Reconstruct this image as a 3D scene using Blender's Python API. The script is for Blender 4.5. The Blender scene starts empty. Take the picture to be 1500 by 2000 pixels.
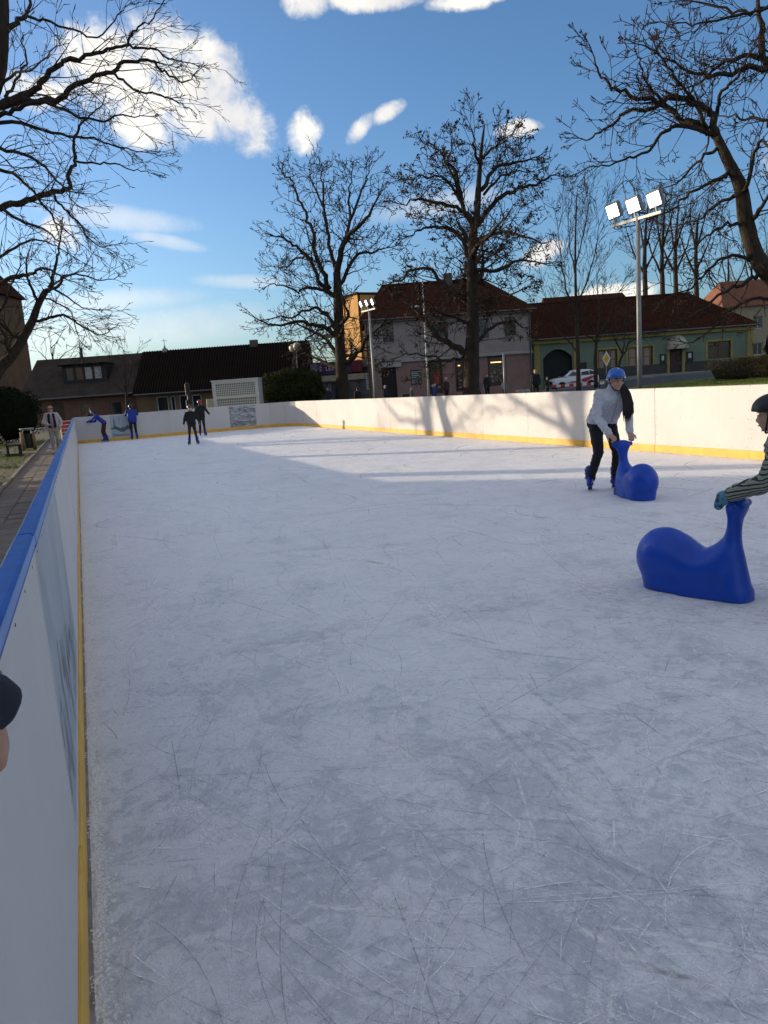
import bpy, math, random
import numpy as np
from mathutils import Vector, Matrix

random.seed(7)
np.random.seed(7)
R = math.radians
SC = bpy.context.scene
COL = SC.collection

# ------------------------------------------------------------------ camera
CAMH = 1.46
FPX, PITCH, ROLL, YAW = 1445.95, 0.1662, -0.0704, 0.3787
_fw = np.array([math.sin(YAW) * math.cos(PITCH), math.cos(YAW) * math.cos(PITCH), -math.sin(PITCH)])
_r = np.array([math.cos(YAW), -math.sin(YAW), 0.0])
_u = np.cross(_r, _fw)
_r2 = math.cos(ROLL) * _r + math.sin(ROLL) * _u
_u2 = -math.sin(ROLL) * _r + math.cos(ROLL) * _u
FH = np.array([math.sin(YAW), math.cos(YAW), 0.0])      # heading of the camera on the ground
RH = np.array([math.cos(YAW), -math.sin(YAW), 0.0])
cd = bpy.data.cameras.new('camera')
cd.sensor_fit = 'HORIZONTAL'
cd.sensor_width = 36.0
cd.lens = FPX / 1500 * 36.0
cd.clip_start = 0.02
cd.clip_end = 3000
cam = bpy.data.objects.new('camera', cd)
COL.objects.link(cam)
cam.matrix_world = Matrix(((_r2[0], _u2[0], -_fw[0], 0), (_r2[1], _u2[1], -_fw[1], 0), (_r2[2], _u2[2], -_fw[2], CAMH), (0, 0, 0, 1)))
SC.camera = cam

def ray(px, py):
    return _fw + _r2 * (px - 750) / FPX + _u2 * (1000 - py) / FPX
def at(px, py, d):
    """photo pixel -> world point on the vertical plane d metres ahead"""
    r = ray(px, py)
    p = r * (d / float(r @ FH)) + np.array([0, 0, CAMH])
    return Vector(p)
def gp(px, py, z=0.0):
    r = ray(px, py)
    return Vector(r * ((z - CAMH) / r[2]) + np.array([0, 0, CAMH]))
def sd(s, d, z=0.0):
    p = RH * s + FH * d
    return Vector((p[0], p[1], z))

# ------------------------------------------------------------------ sky, sun, exposure
SUN_EL = R(10.0)
SUN_DIR = Vector((-math.cos(R(45)) * math.cos(SUN_EL), math.sin(R(45)) * math.cos(SUN_EL), math.sin(SUN_EL)))
world = bpy.data.worlds.new('World')
SC.world = world
world.use_nodes = True
WN = world.node_tree.nodes
WL = world.node_tree.links
WN.clear()
SKY_STRENGTH = 0.15
def wmath(op, a, b=None, c=None, clamp=False):
    n = WN.new('ShaderNodeMath'); n.operation = op; n.use_clamp = clamp
    for i, v in enumerate((a, b, c)):
        if v is None: continue
        if isinstance(v, (int, float)): n.inputs[i].default_value = v
        else: WL.new(v, n.inputs[i])
    return n.outputs[0]
def build_world():
    sky = WN.new('ShaderNodeTexSky')
    sky.sky_type = 'NISHITA'
    sky.sun_disc = False
    sky.sun_elevation = SUN_EL
    sky.sun_rotation = R(-45)
    sky.altitude = 250
    sky.air_density = 1.0
    sky.dust_density = 1.6
    sky.ozone_density = 4.2
    tc = WN.new('ShaderNodeTexCoord')
    nz = WN.new('ShaderNodeVectorMath'); nz.operation = 'NORMALIZE'
    WL.new(tc.outputs['Generated'], nz.inputs[0])
    sep = WN.new('ShaderNodeSeparateXYZ'); WL.new(nz.outputs[0], sep.inputs[0])
    az = wmath('ARCTAN2', sep.outputs[0], sep.outputs[1])
    el = wmath('ARCSINE', sep.outputs[2])
    def noise(scale, detail, rough, vec=None, dist=0.0):
        n = WN.new('ShaderNodeTexNoise'); n.inputs['Scale'].default_value = scale
        n.inputs['Detail'].default_value = detail; n.inputs['Roughness'].default_value = rough
        n.inputs['Distortion'].default_value = dist
        WL.new(vec or nz.outputs[0], n.inputs['Vector'])
        return n.outputs['Fac']
    def blob(px, py, w, h, rot):
        d = ray(px, py); d = d / np.linalg.norm(d)
        a0 = math.atan2(d[0], d[1]); e0 = math.asin(d[2])
        da = wmath('SUBTRACT', az, a0); da = wmath('MULTIPLY', da, math.cos(e0)); de = wmath('SUBTRACT', el, e0)
        c, s = math.cos(R(rot)), math.sin(R(rot))
        u = wmath('ADD', wmath('MULTIPLY', da, c / (w / FPX)), wmath('MULTIPLY', de, s / (w / FPX)))
        v = wmath('ADD', wmath('MULTIPLY', da, -s / (h / FPX)), wmath('MULTIPLY', de, c / (h / FPX)))
        r2 = wmath('ADD', wmath('MULTIPLY', u, u), wmath('MULTIPLY', v, v))
        return wmath('SUBTRACT', 1.0, r2)
    big = noise(9.0, 7, 0.62)
    fine = noise(30.0, 6, 0.68, None, 0.6)
    nn = wmath('ADD', wmath('MULTIPLY', wmath('SUBTRACT', big, 0.5), 3.4), wmath('MULTIPLY', wmath('SUBTRACT', fine, 0.5), 2.0))
    cum = None
    for b in ((205, 125, 100, 72, 5), (310, 155, 105, 92, -20), (395, 170, 84, 96, -35), (465, 228, 78, 50, -35), (60, 175, 70, 30, 0), (280, 250, 50, 36, 0),
              (597, 257, 36, 38, -20), (700, 256, 40, 15, 38), (757, 220, 38, 15, 25), (590, 2, 40, 24, 0), (735, -6, 84, 20, -4), (930, -6, 86, 16, 3),
              (1010, 252, 44, 16, 0), (1058, 498, 44, 20, 20), (115, 448, 34, 38, 30), (1190, 580, 90, 22, 5),
              (-400, 300, 260, 120, 10), (1900, 300, 260, 110, -10), (700, -420, 260, 110, 12)):
        v = blob(*b)
        cum = v if cum is None else wmath('MAXIMUM', cum, v)
    # unseen broken cloud, denser than in view, added behind and above to whiten skylight
    back = WN.new('ShaderNodeVectorMath'); back.operation = 'DOT_PRODUCT'; WL.new(nz.outputs[0], back.inputs[0]); back.inputs[1].default_value = tuple(_fw)
    bk = WN.new('ShaderNodeMapRange'); bk.inputs['From Min'].default_value = 0.72; bk.inputs['From Max'].default_value = 0.45; bk.inputs['To Min'].default_value = -3.0; bk.inputs['To Max'].default_value = 0.35
    WL.new(back.outputs['Value'], bk.inputs['Value'])
    cum = wmath('MAXIMUM', cum, bk.outputs[0])
    dens = wmath('ADD', cum, nn)
    mr = WN.new('ShaderNodeMapRange'); mr.interpolation_type = 'SMOOTHSTEP'
    mr.inputs['From Min'].default_value = -0.1; mr.inputs['From Max'].default_value = 1.15
    WL.new(dens, mr.inputs['Value'])
    cfac = mr.outputs[0]
    # thin streaks
    st = None
    for b in ((330, 472, 75, 13, -12), (480, 550, 95, 15, -4), (230, 425, 150, 22, -6), (300, 648, 90, 9, 3), (210, 590, 170, 24, 2), (120, 655, 480, 44, 2), (850, 400, 140, 26, 5)):
        v = blob(*b); st = v if st is None else wmath('MAXIMUM', st, v)
    sden = wmath('ADD', st, wmath('MULTIPLY', nn, 0.45))
    mr2 = WN.new('ShaderNodeMapRange'); mr2.interpolation_type = 'SMOOTHSTEP'
    mr2.inputs['From Min'].default_value = -0.2; mr2.inputs['From Max'].default_value = 1.3; mr2.inputs['To Max'].default_value = 0.42
    WL.new(sden, mr2.inputs['Value'])
    fac = wmath('MAXIMUM', cfac, mr2.outputs[0])
    # cloud colour: bright cream where dense, bluish grey in the thin shaded hollows
    sh = noise(6.5, 4, 0.55, None, 0.3)
    ramp = WN.new('ShaderNodeValToRGB')
    ramp.color_ramp.elements[0].position = 0.34; ramp.color_ramp.elements[0].color = (0.66, 0.65, 0.66, 1)
    ramp.color_ramp.elements[1].position = 0.56; ramp.color_ramp.elements[1].color = (1.0, 0.94, 0.82, 1)
    WL.new(sh, ramp.inputs[0])
    bgs = WN.new('ShaderNodeBackground'); bgs.inputs['Strength'].default_value = SKY_STRENGTH
    WL.new(sky.outputs[0], bgs.inputs['Color'])
    bgc = WN.new('ShaderNodeBackground'); bgc.inputs['Strength'].default_value = 0.84
    WL.new(ramp.outputs[0], bgc.inputs['Color'])
    mx = WN.new('ShaderNodeMixShader')
    WL.new(wmath('MULTIPLY', fac, 0.93), mx.inputs[0]); WL.new(bgs.outputs[0], mx.inputs[1]); WL.new(bgc.outputs[0], mx.inputs[2])
    out = WN.new('ShaderNodeOutputWorld'); WL.new(mx.outputs[0], out.inputs['Surface'])
build_world()
world.cycles.sampling_method = 'MANUAL'
world.cycles.sample_map_resolution = 256
SC.cycles.max_bounces = 5
SC.cycles.diffuse_bounces = 3
SC.cycles.glossy_bounces = 2
SC.cycles.transmission_bounces = 2
SC.cycles.transparent_max_bounces = 32
SC.cycles.use_adaptive_sampling = True
SC.cycles.adaptive_threshold = 0.03
SC.cycles.caustics_reflective = False
SC.cycles.caustics_refractive = False
sl = bpy.data.lights.new('sun', 'SUN')
sl.energy = 3.6
sl.angle = R(0.53)
sl.color = (1.0, 0.84, 0.62)
sun = bpy.data.objects.new('sun', sl)
COL.objects.link(sun)
sun.rotation_euler = SUN_DIR.to_track_quat('Z', 'Y').to_euler()
SC.view_settings.view_transform = 'Standard'
SC.view_settings.look = 'None'
SC.view_settings.exposure = 0.60
SC.view_settings.gamma = 1.0
SC.view_settings.use_curve_mapping = False

# ------------------------------------------------------------------ materials
MATS = {}
def mat(name, col, rough=0.6, var=0.12, scale=3.0, bump=0.0, bscale=40.0, metal=0.0, spec=0.4, col2=None, stretch=None, coat=0.0, detail=6, thr=(0.3, 0.7)):
    if name in MATS: return MATS[name]
    m = bpy.data.materials.new(name); m.use_nodes = True
    nt = m.node_tree; N = nt.nodes; L = nt.links
    b = N['Principled BSDF']
    b.inputs['Roughness'].default_value = rough
    b.inputs['Metallic'].default_value = metal
    b.inputs['Specular IOR Level'].default_value = spec
    b.inputs['Coat Weight'].default_value = coat
    tc = N.new('ShaderNodeTexCoord')
    vec = tc.outputs['Object']
    if stretch:
        mp = N.new('ShaderNodeMapping'); mp.inputs['Scale'].default_value = stretch
        L.new(vec, mp.inputs['Vector']); vec = mp.outputs[0]
    nz = N.new('ShaderNodeTexNoise'); nz.inputs['Scale'].default_value = scale; nz.inputs['Detail'].default_value = detail; nz.inputs['Roughness'].default_value = 0.62
    L.new(vec, nz.inputs['Vector'])
    rp = N.new('ShaderNodeValToRGB')
    c2 = col2 or tuple(min(1, c * (1 + var)) for c in col)
    c1 = col if col2 else tuple(c * (1 - var) for c in col)
    rp.color_ramp.elements[0].position = thr[0]; rp.color_ramp.elements[0].color = (*c1, 1)
    rp.color_ramp.elements[1].position = thr[1]; rp.color_ramp.elements[1].color = (*c2, 1)
    L.new(nz.outputs['Fac'], rp.inputs[0]); L.new(rp.outputs[0], b.inputs['Base Color'])
    if bump > 0:
        n2 = N.new('ShaderNodeTexNoise'); n2.inputs['Scale'].default_value = bscale; n2.inputs['Detail'].default_value = 4
        L.new(vec, n2.inputs['Vector'])
        bp = N.new('ShaderNodeBump'); bp.inputs['Strength'].default_value = bump; bp.inputs['Distance'].default_value = 0.02
        L.new(n2.outputs['Fac'], bp.inputs['Height']); L.new(bp.outputs[0], b.inputs['Normal'])
    MATS[name] = m
    return m
def emis(name, col, strength):
    if name in MATS: return MATS[name]
    m = bpy.data.materials.new(name); m.use_nodes = True
    b = m.node_tree.nodes['Principled BSDF']
    b.inputs['Base Color'].default_value = (*col, 1)
    b.inputs['Emission Color'].default_value = (*col, 1)
    b.inputs['Emission Strength'].default_value = strength
    MATS[name] = m
    return m
def glass(name, col=(0.02, 0.025, 0.03), rough=0.06):
    if name in MATS: return MATS[name]
    m = mat(name, col, rough=rough, var=0.3, scale=1.5, spec=0.6)
    return m

# ------------------------------------------------------------------ mesh helpers
class MB:
    def __init__(s): s.v = []; s.f = []
    def add(s, vs, fs):
        o = len(s.v); s.v.extend([tuple(v) for v in vs]); s.f.extend([tuple(i + o for i in f) for f in fs]); return s
    def box(s, x0, x1, y0, y1, z0, z1, M=None):
        vs = [Vector(p) for p in ((x0, y0, z0), (x1, y0, z0), (x1, y1, z0), (x0, y1, z0), (x0, y0, z1), (x1, y0, z1), (x1, y1, z1), (x0, y1, z1))]
        if M is not None: vs = [M @ v for v in vs]
        return s.add(vs, ((0, 3, 2, 1), (4, 5, 6, 7), (0, 1, 5, 4), (1, 2, 6, 5), (2, 3, 7, 6), (3, 0, 4, 7)))
    def bbox(s, x0, x1, y0, y1, z0, z1, b=0.01, M=None):
        """box with chamfered vertical and top edges"""
        ring = lambda i, z: [(x0 + i, y0 + b, z), (x0 + b, y0 + i, z), (x1 - b, y0 + i, z), (x1 - i, y0 + b, z), (x1 - i, y1 - b, z), (x1 - b, y1 - i, z), (x0 + b, y1 - i, z), (x0 + i, y1 - b, z)]
        vs = ring(0, z0) + ring(0, z1 - b) + [(min(max(x, x0 + b), x1 - b), min(max(y, y0 + b), y1 - b), z1) for x, y, z in ring(0, z1)]
        vs = [Vector(v) for v in vs]
        if M is not None: vs = [M @ v for v in vs]
        fs = [tuple(range(7, -1, -1)), tuple(range(16, 24))]
        for k in range(2):
            for i in range(8):
                j = (i + 1) % 8; fs.append((k * 8 + i, k * 8 + j, k * 8 + 8 + j, k * 8 + 8 + i))
        return s.add(vs, fs)
    def quad(s, a, b, c, d): return s.add((a, b, c, d), ((0, 1, 2, 3),))
    def bar(s, a, b, w, h, up=(0, 0, 1)):
        a = Vector(a); b = Vector(b); d = (b - a); L = d.length; d.normalize(); up = Vector(up)
        x = d.cross(up)
        if x.length < 1e-4: x = d.cross(Vector((1, 0, 0)))
        x.normalize(); z = x.cross(d)
        vs = []
        for p in (a, b):
            for sx, sz in ((-1, -1), (1, -1), (1, 1), (-1, 1)): vs.append(p + x * (sx * w / 2) + z * (sz * h / 2))
        return s.add(vs, ((3, 2, 1, 0), (4, 5, 6, 7), (0, 1, 5, 4), (1, 2, 6, 5), (2, 3, 7, 6), (3, 0, 4, 7)))
    def tube(s, pts, rad, n=8, cap=True):
        pts = [Vector(p) for p in pts]
        if not hasattr(rad, '__len__'): rad = [rad] * len(pts)
        d0 = (pts[1] - pts[0]).normalized()
        x = d0.orthogonal().normalized()
        o = len(s.v)
        for i, p in enumerate(pts):
            d = (pts[min(i + 1, len(pts) - 1)] - pts[max(i - 1, 0)])
            if d.length < 1e-9: d = d0
            d.normalize()
            x = (x - d * x.dot(d)).normalized(); y = d.cross(x)
            for k in range(n):
                a = 2 * math.pi * k / n
                s.v.append(tuple(p + (x * math.cos(a) + y * math.sin(a)) * rad[i]))
        for i in range(len(pts) - 1):
            for k in range(n):
                k2 = (k + 1) % n
                s.f.append((o + i * n + k, o + i * n + k2, o + (i + 1) * n + k2, o + (i + 1) * n + k))
        if cap:
            s.f.append(tuple(o + k for k in reversed(range(n))))
            s.f.append(tuple(o + (len(pts) - 1) * n + k for k in range(n)))
        return s
    def lathe(s, prof, n=16, c=(0, 0, 0), M=None):
        o = len(s.v)
        for r, z in prof:
            for k in range(n):
                a = 2 * math.pi * k / n
                v = Vector((c[0] + r * math.cos(a), c[1] + r * math.sin(a), c[2] + z))
                s.v.append(tuple(M @ v if M is not None else v))
        for i in range(len(prof) - 1):
            for k in range(n):
                k2 = (k + 1) % n
                s.f.append((o + i * n + k, o + i * n + k2, o + (i + 1) * n + k2, o + (i + 1) * n + k))
        s.f.append(tuple(o + k for k in reversed(range(n))))
        s.f.append(tuple(o + (len(prof) - 1) * n + k for k in range(n)))
        return s
    def ell(s, c, r, M=None, nu=14, nv=9):
        c = Vector(c); vs = []; fs = []
        vs.append(Vector((0, 0, -1)))
        for j in range(1, nv):
            t = -math.pi / 2 + math.pi * j / nv
            for i in range(nu):
                a = 2 * math.pi * i / nu
                vs.append(Vector((math.cos(t) * math.cos(a), math.cos(t) * math.sin(a), math.sin(t))))
        vs.append(Vector((0, 0, 1)))
        for i in range(nu): fs.append((0, 1 + (i + 1) % nu, 1 + i))
        for j in range(nv - 2):
            for i in range(nu):
                i2 = (i + 1) % nu
                fs.append((1 + j * nu + i, 1 + j * nu + i2, 1 + (j + 1) * nu + i2, 1 + (j + 1) * nu + i))
        T = len(vs) - 1
        for i in range(nu): fs.append((T, 1 + (nv - 2) * nu + i, 1 + (nv - 2) * nu + (i + 1) % nu))
        out = []
        for v in vs:
            p = Vector((v.x * r[0], v.y * r[1], v.z * r[2]))
            if M is not None: p = M @ p
            out.append(c + p)
        return s.add(out, fs)
    def cap(s, a, b, ra, rb, n=10):
        a = Vector(a); b = Vector(b)
        s.ell(a, (ra,) * 3, None, n, 7); s.ell(b, (rb,) * 3, None, n, 7)
        if (b - a).length > 1e-5: s.tube([a, b], [ra, rb], n)
        return s
    def prism(s, pts, y0, y1):
        """outline in x,z extruded along y"""
        n = len(pts)
        vs = [(x, y0, z) for x, z in pts] + [(x, y1, z) for x, z in pts]
        fs = [tuple(range(n)), tuple(reversed(range(n, 2 * n)))]
        for i in range(n):
            j = (i + 1) % n; fs.append((i, i + n, j + n, j))
        return s.add(vs, fs)
    def mesh(s, name, smooth=False):
        me = bpy.data.meshes.new(name); me.from_pydata(s.v, [], s.f); me.validate(clean_customdata=False)
        if smooth: me.polygons.foreach_set('use_smooth', [True] * len(me.polygons))
        me.update(); return me
    def build(s, name, m, parent=None, smooth=False):
        return link(name, s.mesh(name, smooth), m, parent)
def link(name, me, m=None, parent=None):
    o = bpy.data.objects.new(name, me)
    if m is not None:
        me.materials.clear(); me.materials.append(m)
    COL.objects.link(o)
    if parent is not None: o.parent = parent
    return o
def tag(o, label=None, cat=None, group=None, kind=None):
    if label: o['label'] = label
    if cat: o['category'] = cat
    if group: o['group'] = group
    if kind: o['kind'] = kind
    return o
def empty(name, loc=(0, 0, 0), rz=0.0, label=None, cat=None, group=None):
    o = bpy.data.objects.new(name, None); COL.objects.link(o)
    o.empty_display_size = 0.1
    o.location = loc; o.rotation_euler = (0, 0, rz)
    return tag(o, label, cat, group)
def copy_tree(o, parent=None):
    c = o.copy(); COL.objects.link(c); c.parent = parent
    for ch in list(o.children): copy_tree(ch, c)
    return c
def share(o, parent, loc=None):
    c = o.copy(); COL.objects.link(c); c.parent = parent
    if loc is not None: c.location = loc
    return c
from mathutils import noise as mnoise
def solid(name, mb, voxel, m, parent=None, smooth=4, cut=None, fold=0.0):
    """closed overlapping shapes melted into one continuous skin"""
    me = mb.mesh(name)
    t = bpy.data.objects.new('melt', me); COL.objects.link(t)
    md = t.modifiers.new('r', 'REMESH'); md.mode = 'VOXEL'; md.voxel_size = voxel; md.use_smooth_shade = True
    if smooth:
        ms = t.modifiers.new('s', 'SMOOTH'); ms.factor = 0.5; ms.iterations = smooth
    dg = bpy.context.evaluated_depsgraph_get()
    ne = bpy.data.meshes.new_from_object(t.evaluated_get(dg))
    bpy.data.objects.remove(t); bpy.data.meshes.remove(me)
    ne.name = name
    if cut: cut(ne)
    if fold > 0:
        nv = len(ne.vertices); co = np.empty(nv * 3, np.float32); no = np.empty(nv * 3, np.float32)
        ne.vertices.foreach_get('co', co); ne.vertices.foreach_get('normal', no)
        co = co.reshape(-1, 3); no = no.reshape(-1, 3); d = np.empty(nv, np.float32)
        for i in range(nv):
            x, y, z = co[i].tolist(); q = Vector((x * 9 + z * 5, y * 9 - z * 4, z * 17))
            d[i] = abs(mnoise.noise(q) + 0.6 * mnoise.noise(q * 2.3 + Vector((3, 1, 7)))) * 1.6 - 0.45
        co += no * (fold * d)[:, None]
        ne.vertices.foreach_set('co', co.ravel()); ne.update()
    ne.polygons.foreach_set('use_smooth', [True] * len(ne.polygons))
    return link(name, ne, m, parent)
def text_mesh(txt, size, depth=0.004):
    cu = bpy.data.curves.new('t', 'FONT'); cu.body = txt; cu.size = size; cu.extrude = depth / 2; cu.align_x = 'CENTER'; cu.align_y = 'CENTER'
    t = bpy.data.objects.new('t', cu); COL.objects.link(t)
    dg = bpy.context.evaluated_depsgraph_get()
    me = bpy.data.meshes.new_from_object(t.evaluated_get(dg))
    bpy.data.objects.remove(t); bpy.data.curves.remove(cu)
    return me
def np_mesh(name, V, F, smooth=False):
    """V (n,3) array, F (m,k) array"""
    me = bpy.data.meshes.new(name)
    V = np.ascontiguousarray(V, dtype=np.float32); F = np.ascontiguousarray(F, dtype=np.int32)
    me.vertices.add(len(V)); me.vertices.foreach_set('co', V.ravel())
    k = F.shape[1]
    me.loops.add(F.size); me.loops.foreach_set('vertex_index', F.ravel())
    me.polygons.add(len(F)); me.polygons.foreach_set('loop_start', np.arange(0, F.size, k, dtype=np.int32))
    me.polygons.foreach_set('loop_total', np.full(len(F), k, dtype=np.int32))
    if smooth: me.polygons.foreach_set('use_smooth', np.ones(len(F), dtype=bool))
    me.update(calc_edges=True)
    return me

# ------------------------------------------------------------------ ground
XL, XR, YE, HB, PL = -0.168, 9.34, 34.21, 1.12, 2.01
def sm(a, b, x):
    t = np.clip((np.asarray(x, dtype=float) - a) / (b - a), 0, 1); return t * t * (3 - 2 * t)
def hgt(X, Y):
    X = np.asarray(X, dtype=float); Y = np.asarray(Y, dtype=float)
    d = X * FH[0] + Y * FH[1]; s = X * RH[0] + Y * RH[1]
    return sm(25, 64, d) * (0.15 + 0.8 * sm(9, 24, s)) * sm(10.4, 15, np.maximum(X, (Y - 38) * 2 + 4)) - 0.06
def hz(x, y): return float(hgt(x, y))
def grid_sheet(name, xs, ys, m, dz=0.0, rot=False, kind='structure'):
    A, B = np.meshgrid(xs, ys, indexing='ij')
    if rot: X = A * RH[0] + B * FH[0]; Y = A * RH[1] + B * FH[1]
    else: X, Y = A, B
    V = np.stack([X, Y, hgt(X, Y) + dz], -1).reshape(-1, 3)
    nx, ny = len(xs), len(ys)
    i, j = np.meshgrid(np.arange(nx - 1), np.arange(ny - 1), indexing='ij')
    a = (i * ny + j).ravel(); F = np.stack([a, a + ny, a + ny + 1, a + 1], 1)
    o = link(name, np_mesh(name, V, F, True), m)
    return tag(o, kind=kind)
lin = np.linspace
gx = np.concatenate([lin(-900, -80, 9)[:-1], lin(-80, 90, 120), lin(90, 900, 10)[1:]])
M_EARTH = mat('worn turf', (0.055, 0.060, 0.022), 0.9, scale=0.5, col2=(0.10, 0.085, 0.045), bump=0.5, bscale=9)
grid_sheet('ground', gx, gx, M_EARTH)
M_ROAD = mat('asphalt', (0.045, 0.045, 0.047), 0.85, 0.25, scale=1.2, bump=0.4, bscale=60)
M_PAVE = mat('pavement concrete', (0.13, 0.125, 0.12), 0.85, 0.2, scale=1.6, bump=0.3, bscale=40)
grid_sheet('road', lin(-60, 80, 90), lin(50.5, 58.2, 8), M_ROAD, 0.01, True)
grid_sheet('pavement', lin(-60, 80, 90), lin(58.4, 66.5, 8), M_PAVE, 0.09, True)
kerb = MB()
for k in range(70):
    s0 = -60 + k * 2.0
    P = sd(s0, 58.2); Q = sd(s0 + 1.99, 58.2)
    P.z = hz(P.x, P.y) + 0.04; Q.z = hz(Q.x, Q.y) + 0.04
    kerb.bar(P, Q, 0.16, 0.12)
tag(kerb.build('road_kerb', mat('kerb stone', (0.2, 0.195, 0.185), 0.85, 0.2)), kind='structure')
M_GRASS_BASE = mat('lawn soil', (0.05, 0.06, 0.018), 0.95, scale=2.5, col2=(0.085, 0.11, 0.03), bump=0.6, bscale=25)
grid_sheet('lawn', lin(9.3, 48, 60), lin(24, 50.2, 40), M_GRASS_BASE, 0.012, True)
tag(MB().quad((-30, 4, -0.03), (-1.66, 4, -0.03), (-1.66, 70, -0.03), (-30, 70, -0.03)).build('lawn', mat('left lawn soil', (0.05, 0.052, 0.018), 0.95, scale=0.9, col2=(0.11, 0.085, 0.05), bump=0.6, bscale=25)), kind='structure')

def blades(name, P, h, w, m, label, seed=1):
    rng = np.random.default_rng(seed); n = len(P)
    a = rng.uniform(0, 2 * np.pi, n); dx = np.cos(a) * w; dy = np.sin(a) * w
    hh = h * rng.uniform(0.5, 1.3, n); lx = rng.normal(0, 0.45, n) * hh; ly = rng.normal(0, 0.45, n) * hh
    A = P + np.stack([-dx, -dy, np.zeros(n)], 1); B = P + np.stack([dx, dy, np.zeros(n)], 1); C = P + np.stack([lx, ly, hh], 1)
    V = np.stack([A, B, C], 1).reshape(-1, 3); F = np.arange(3 * n).reshape(-1, 3)
    o = link(name, np_mesh(name, V, F), m)
    return tag(o, label, 'grass', kind='stuff')
M_BLADE = mat('grass blades', (0.14, 0.18, 0.03), 0.8, scale=1.1, col2=(0.30, 0.33, 0.06), spec=0.2)
rng = np.random.default_rng(3)
n = 42000
s_ = rng.uniform(12, 27, n); d_ = 30 + 18 * rng.uniform(0, 1, n) ** 0.7
X = s_ * RH[0] + d_ * FH[0]; Y = s_ * RH[1] + d_ * FH[1]
blades('grass', np.stack([X, Y, hgt(X, Y) + 0.01], 1), 0.09, 0.012, M_BLADE, 'short bright green grass on the bank beyond the right boards', 4)
n = 26000
X = rng.uniform(-6.5, -1.75, n); Y = 12 + 32 * rng.uniform(0, 1, n) ** 1.2
keep = (np.sin(X * 2.1 + Y * .7) + np.sin(Y * 1.3 - X) + rng.normal(0, 1.0, n)) > -0.3
blades('grass', np.stack([X, Y, np.full(n, -0.03)], 1)[keep], 0.06, 0.009, M_BLADE, 'patchy yellow green grass beside the paved path', 5)

# path of slabs left of the rink
M_SLAB = [mat('paving slab %d' % i, c, 0.8, 0.22, scale=3, bump=0.35, bscale=50, spec=0.3) for i, c in enumerate(((0.16, 0.125, 0.10), (0.135, 0.11, 0.095), (0.18, 0.145, 0.12)))]
bed = MB().quad((-1.66, -6, -0.028), (XL - 0.06, -6, -0.028), (XL - 0.06, 60, -0.028), (-1.66, 60, -0.028)).build('path', mat('path sand', (0.07, 0.058, 0.045), 0.95, 0.3, scale=8))
tag(bed, kind='structure')
slab_me = []
for i in range(3):
    me = MB().bbox(-0.196, 0.196, -0.24, 0.24, -0.05, 0.0, 0.006).mesh('paving_slab'); me.materials.append(M_SLAB[i]); slab_me.append(me)
for j in range(98):
    y = 2.3 + j * 0.49 if j < 90 else 2.3 - (j - 89) * 0.49
    for i in range(3):
        o = bpy.data.objects.new('paving_slab', random.choice(slab_me)); COL.objects.link(o); o.parent = bed
        o.location = (-1.33 + i * 0.4 + (0.0), y + (0.245 if i == 1 else 0), -0.002 + random.uniform(-0.006, 0.004))
        o.rotation_euler = (random.gauss(0, 0.008), random.gauss(0, 0.008), random.gauss(0, 0.01))
ke = empty('path_kerb', (0, 0, 0)); tag(ke, kind='structure')
kme = MB().bbox(-0.04, 0.04, -0.495, 0.495, -0.15, 0.055, 0.012).mesh('kerb_stone'); kme.materials.append(mat('path kerb', (0.22, 0.19, 0.16), 0.85, 0.25, scale=5, bump=0.3))
for j in range(46):
    o = bpy.data.objects.new('kerb_stone', kme); COL.objects.link(o); o.parent = ke
    o.location = (-1.58 + random.gauss(0, 0.006), 2.0 + j, random.gauss(0, 0.004)); o.rotation_euler = (0, 0, random.gauss(0, 0.006))

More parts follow.
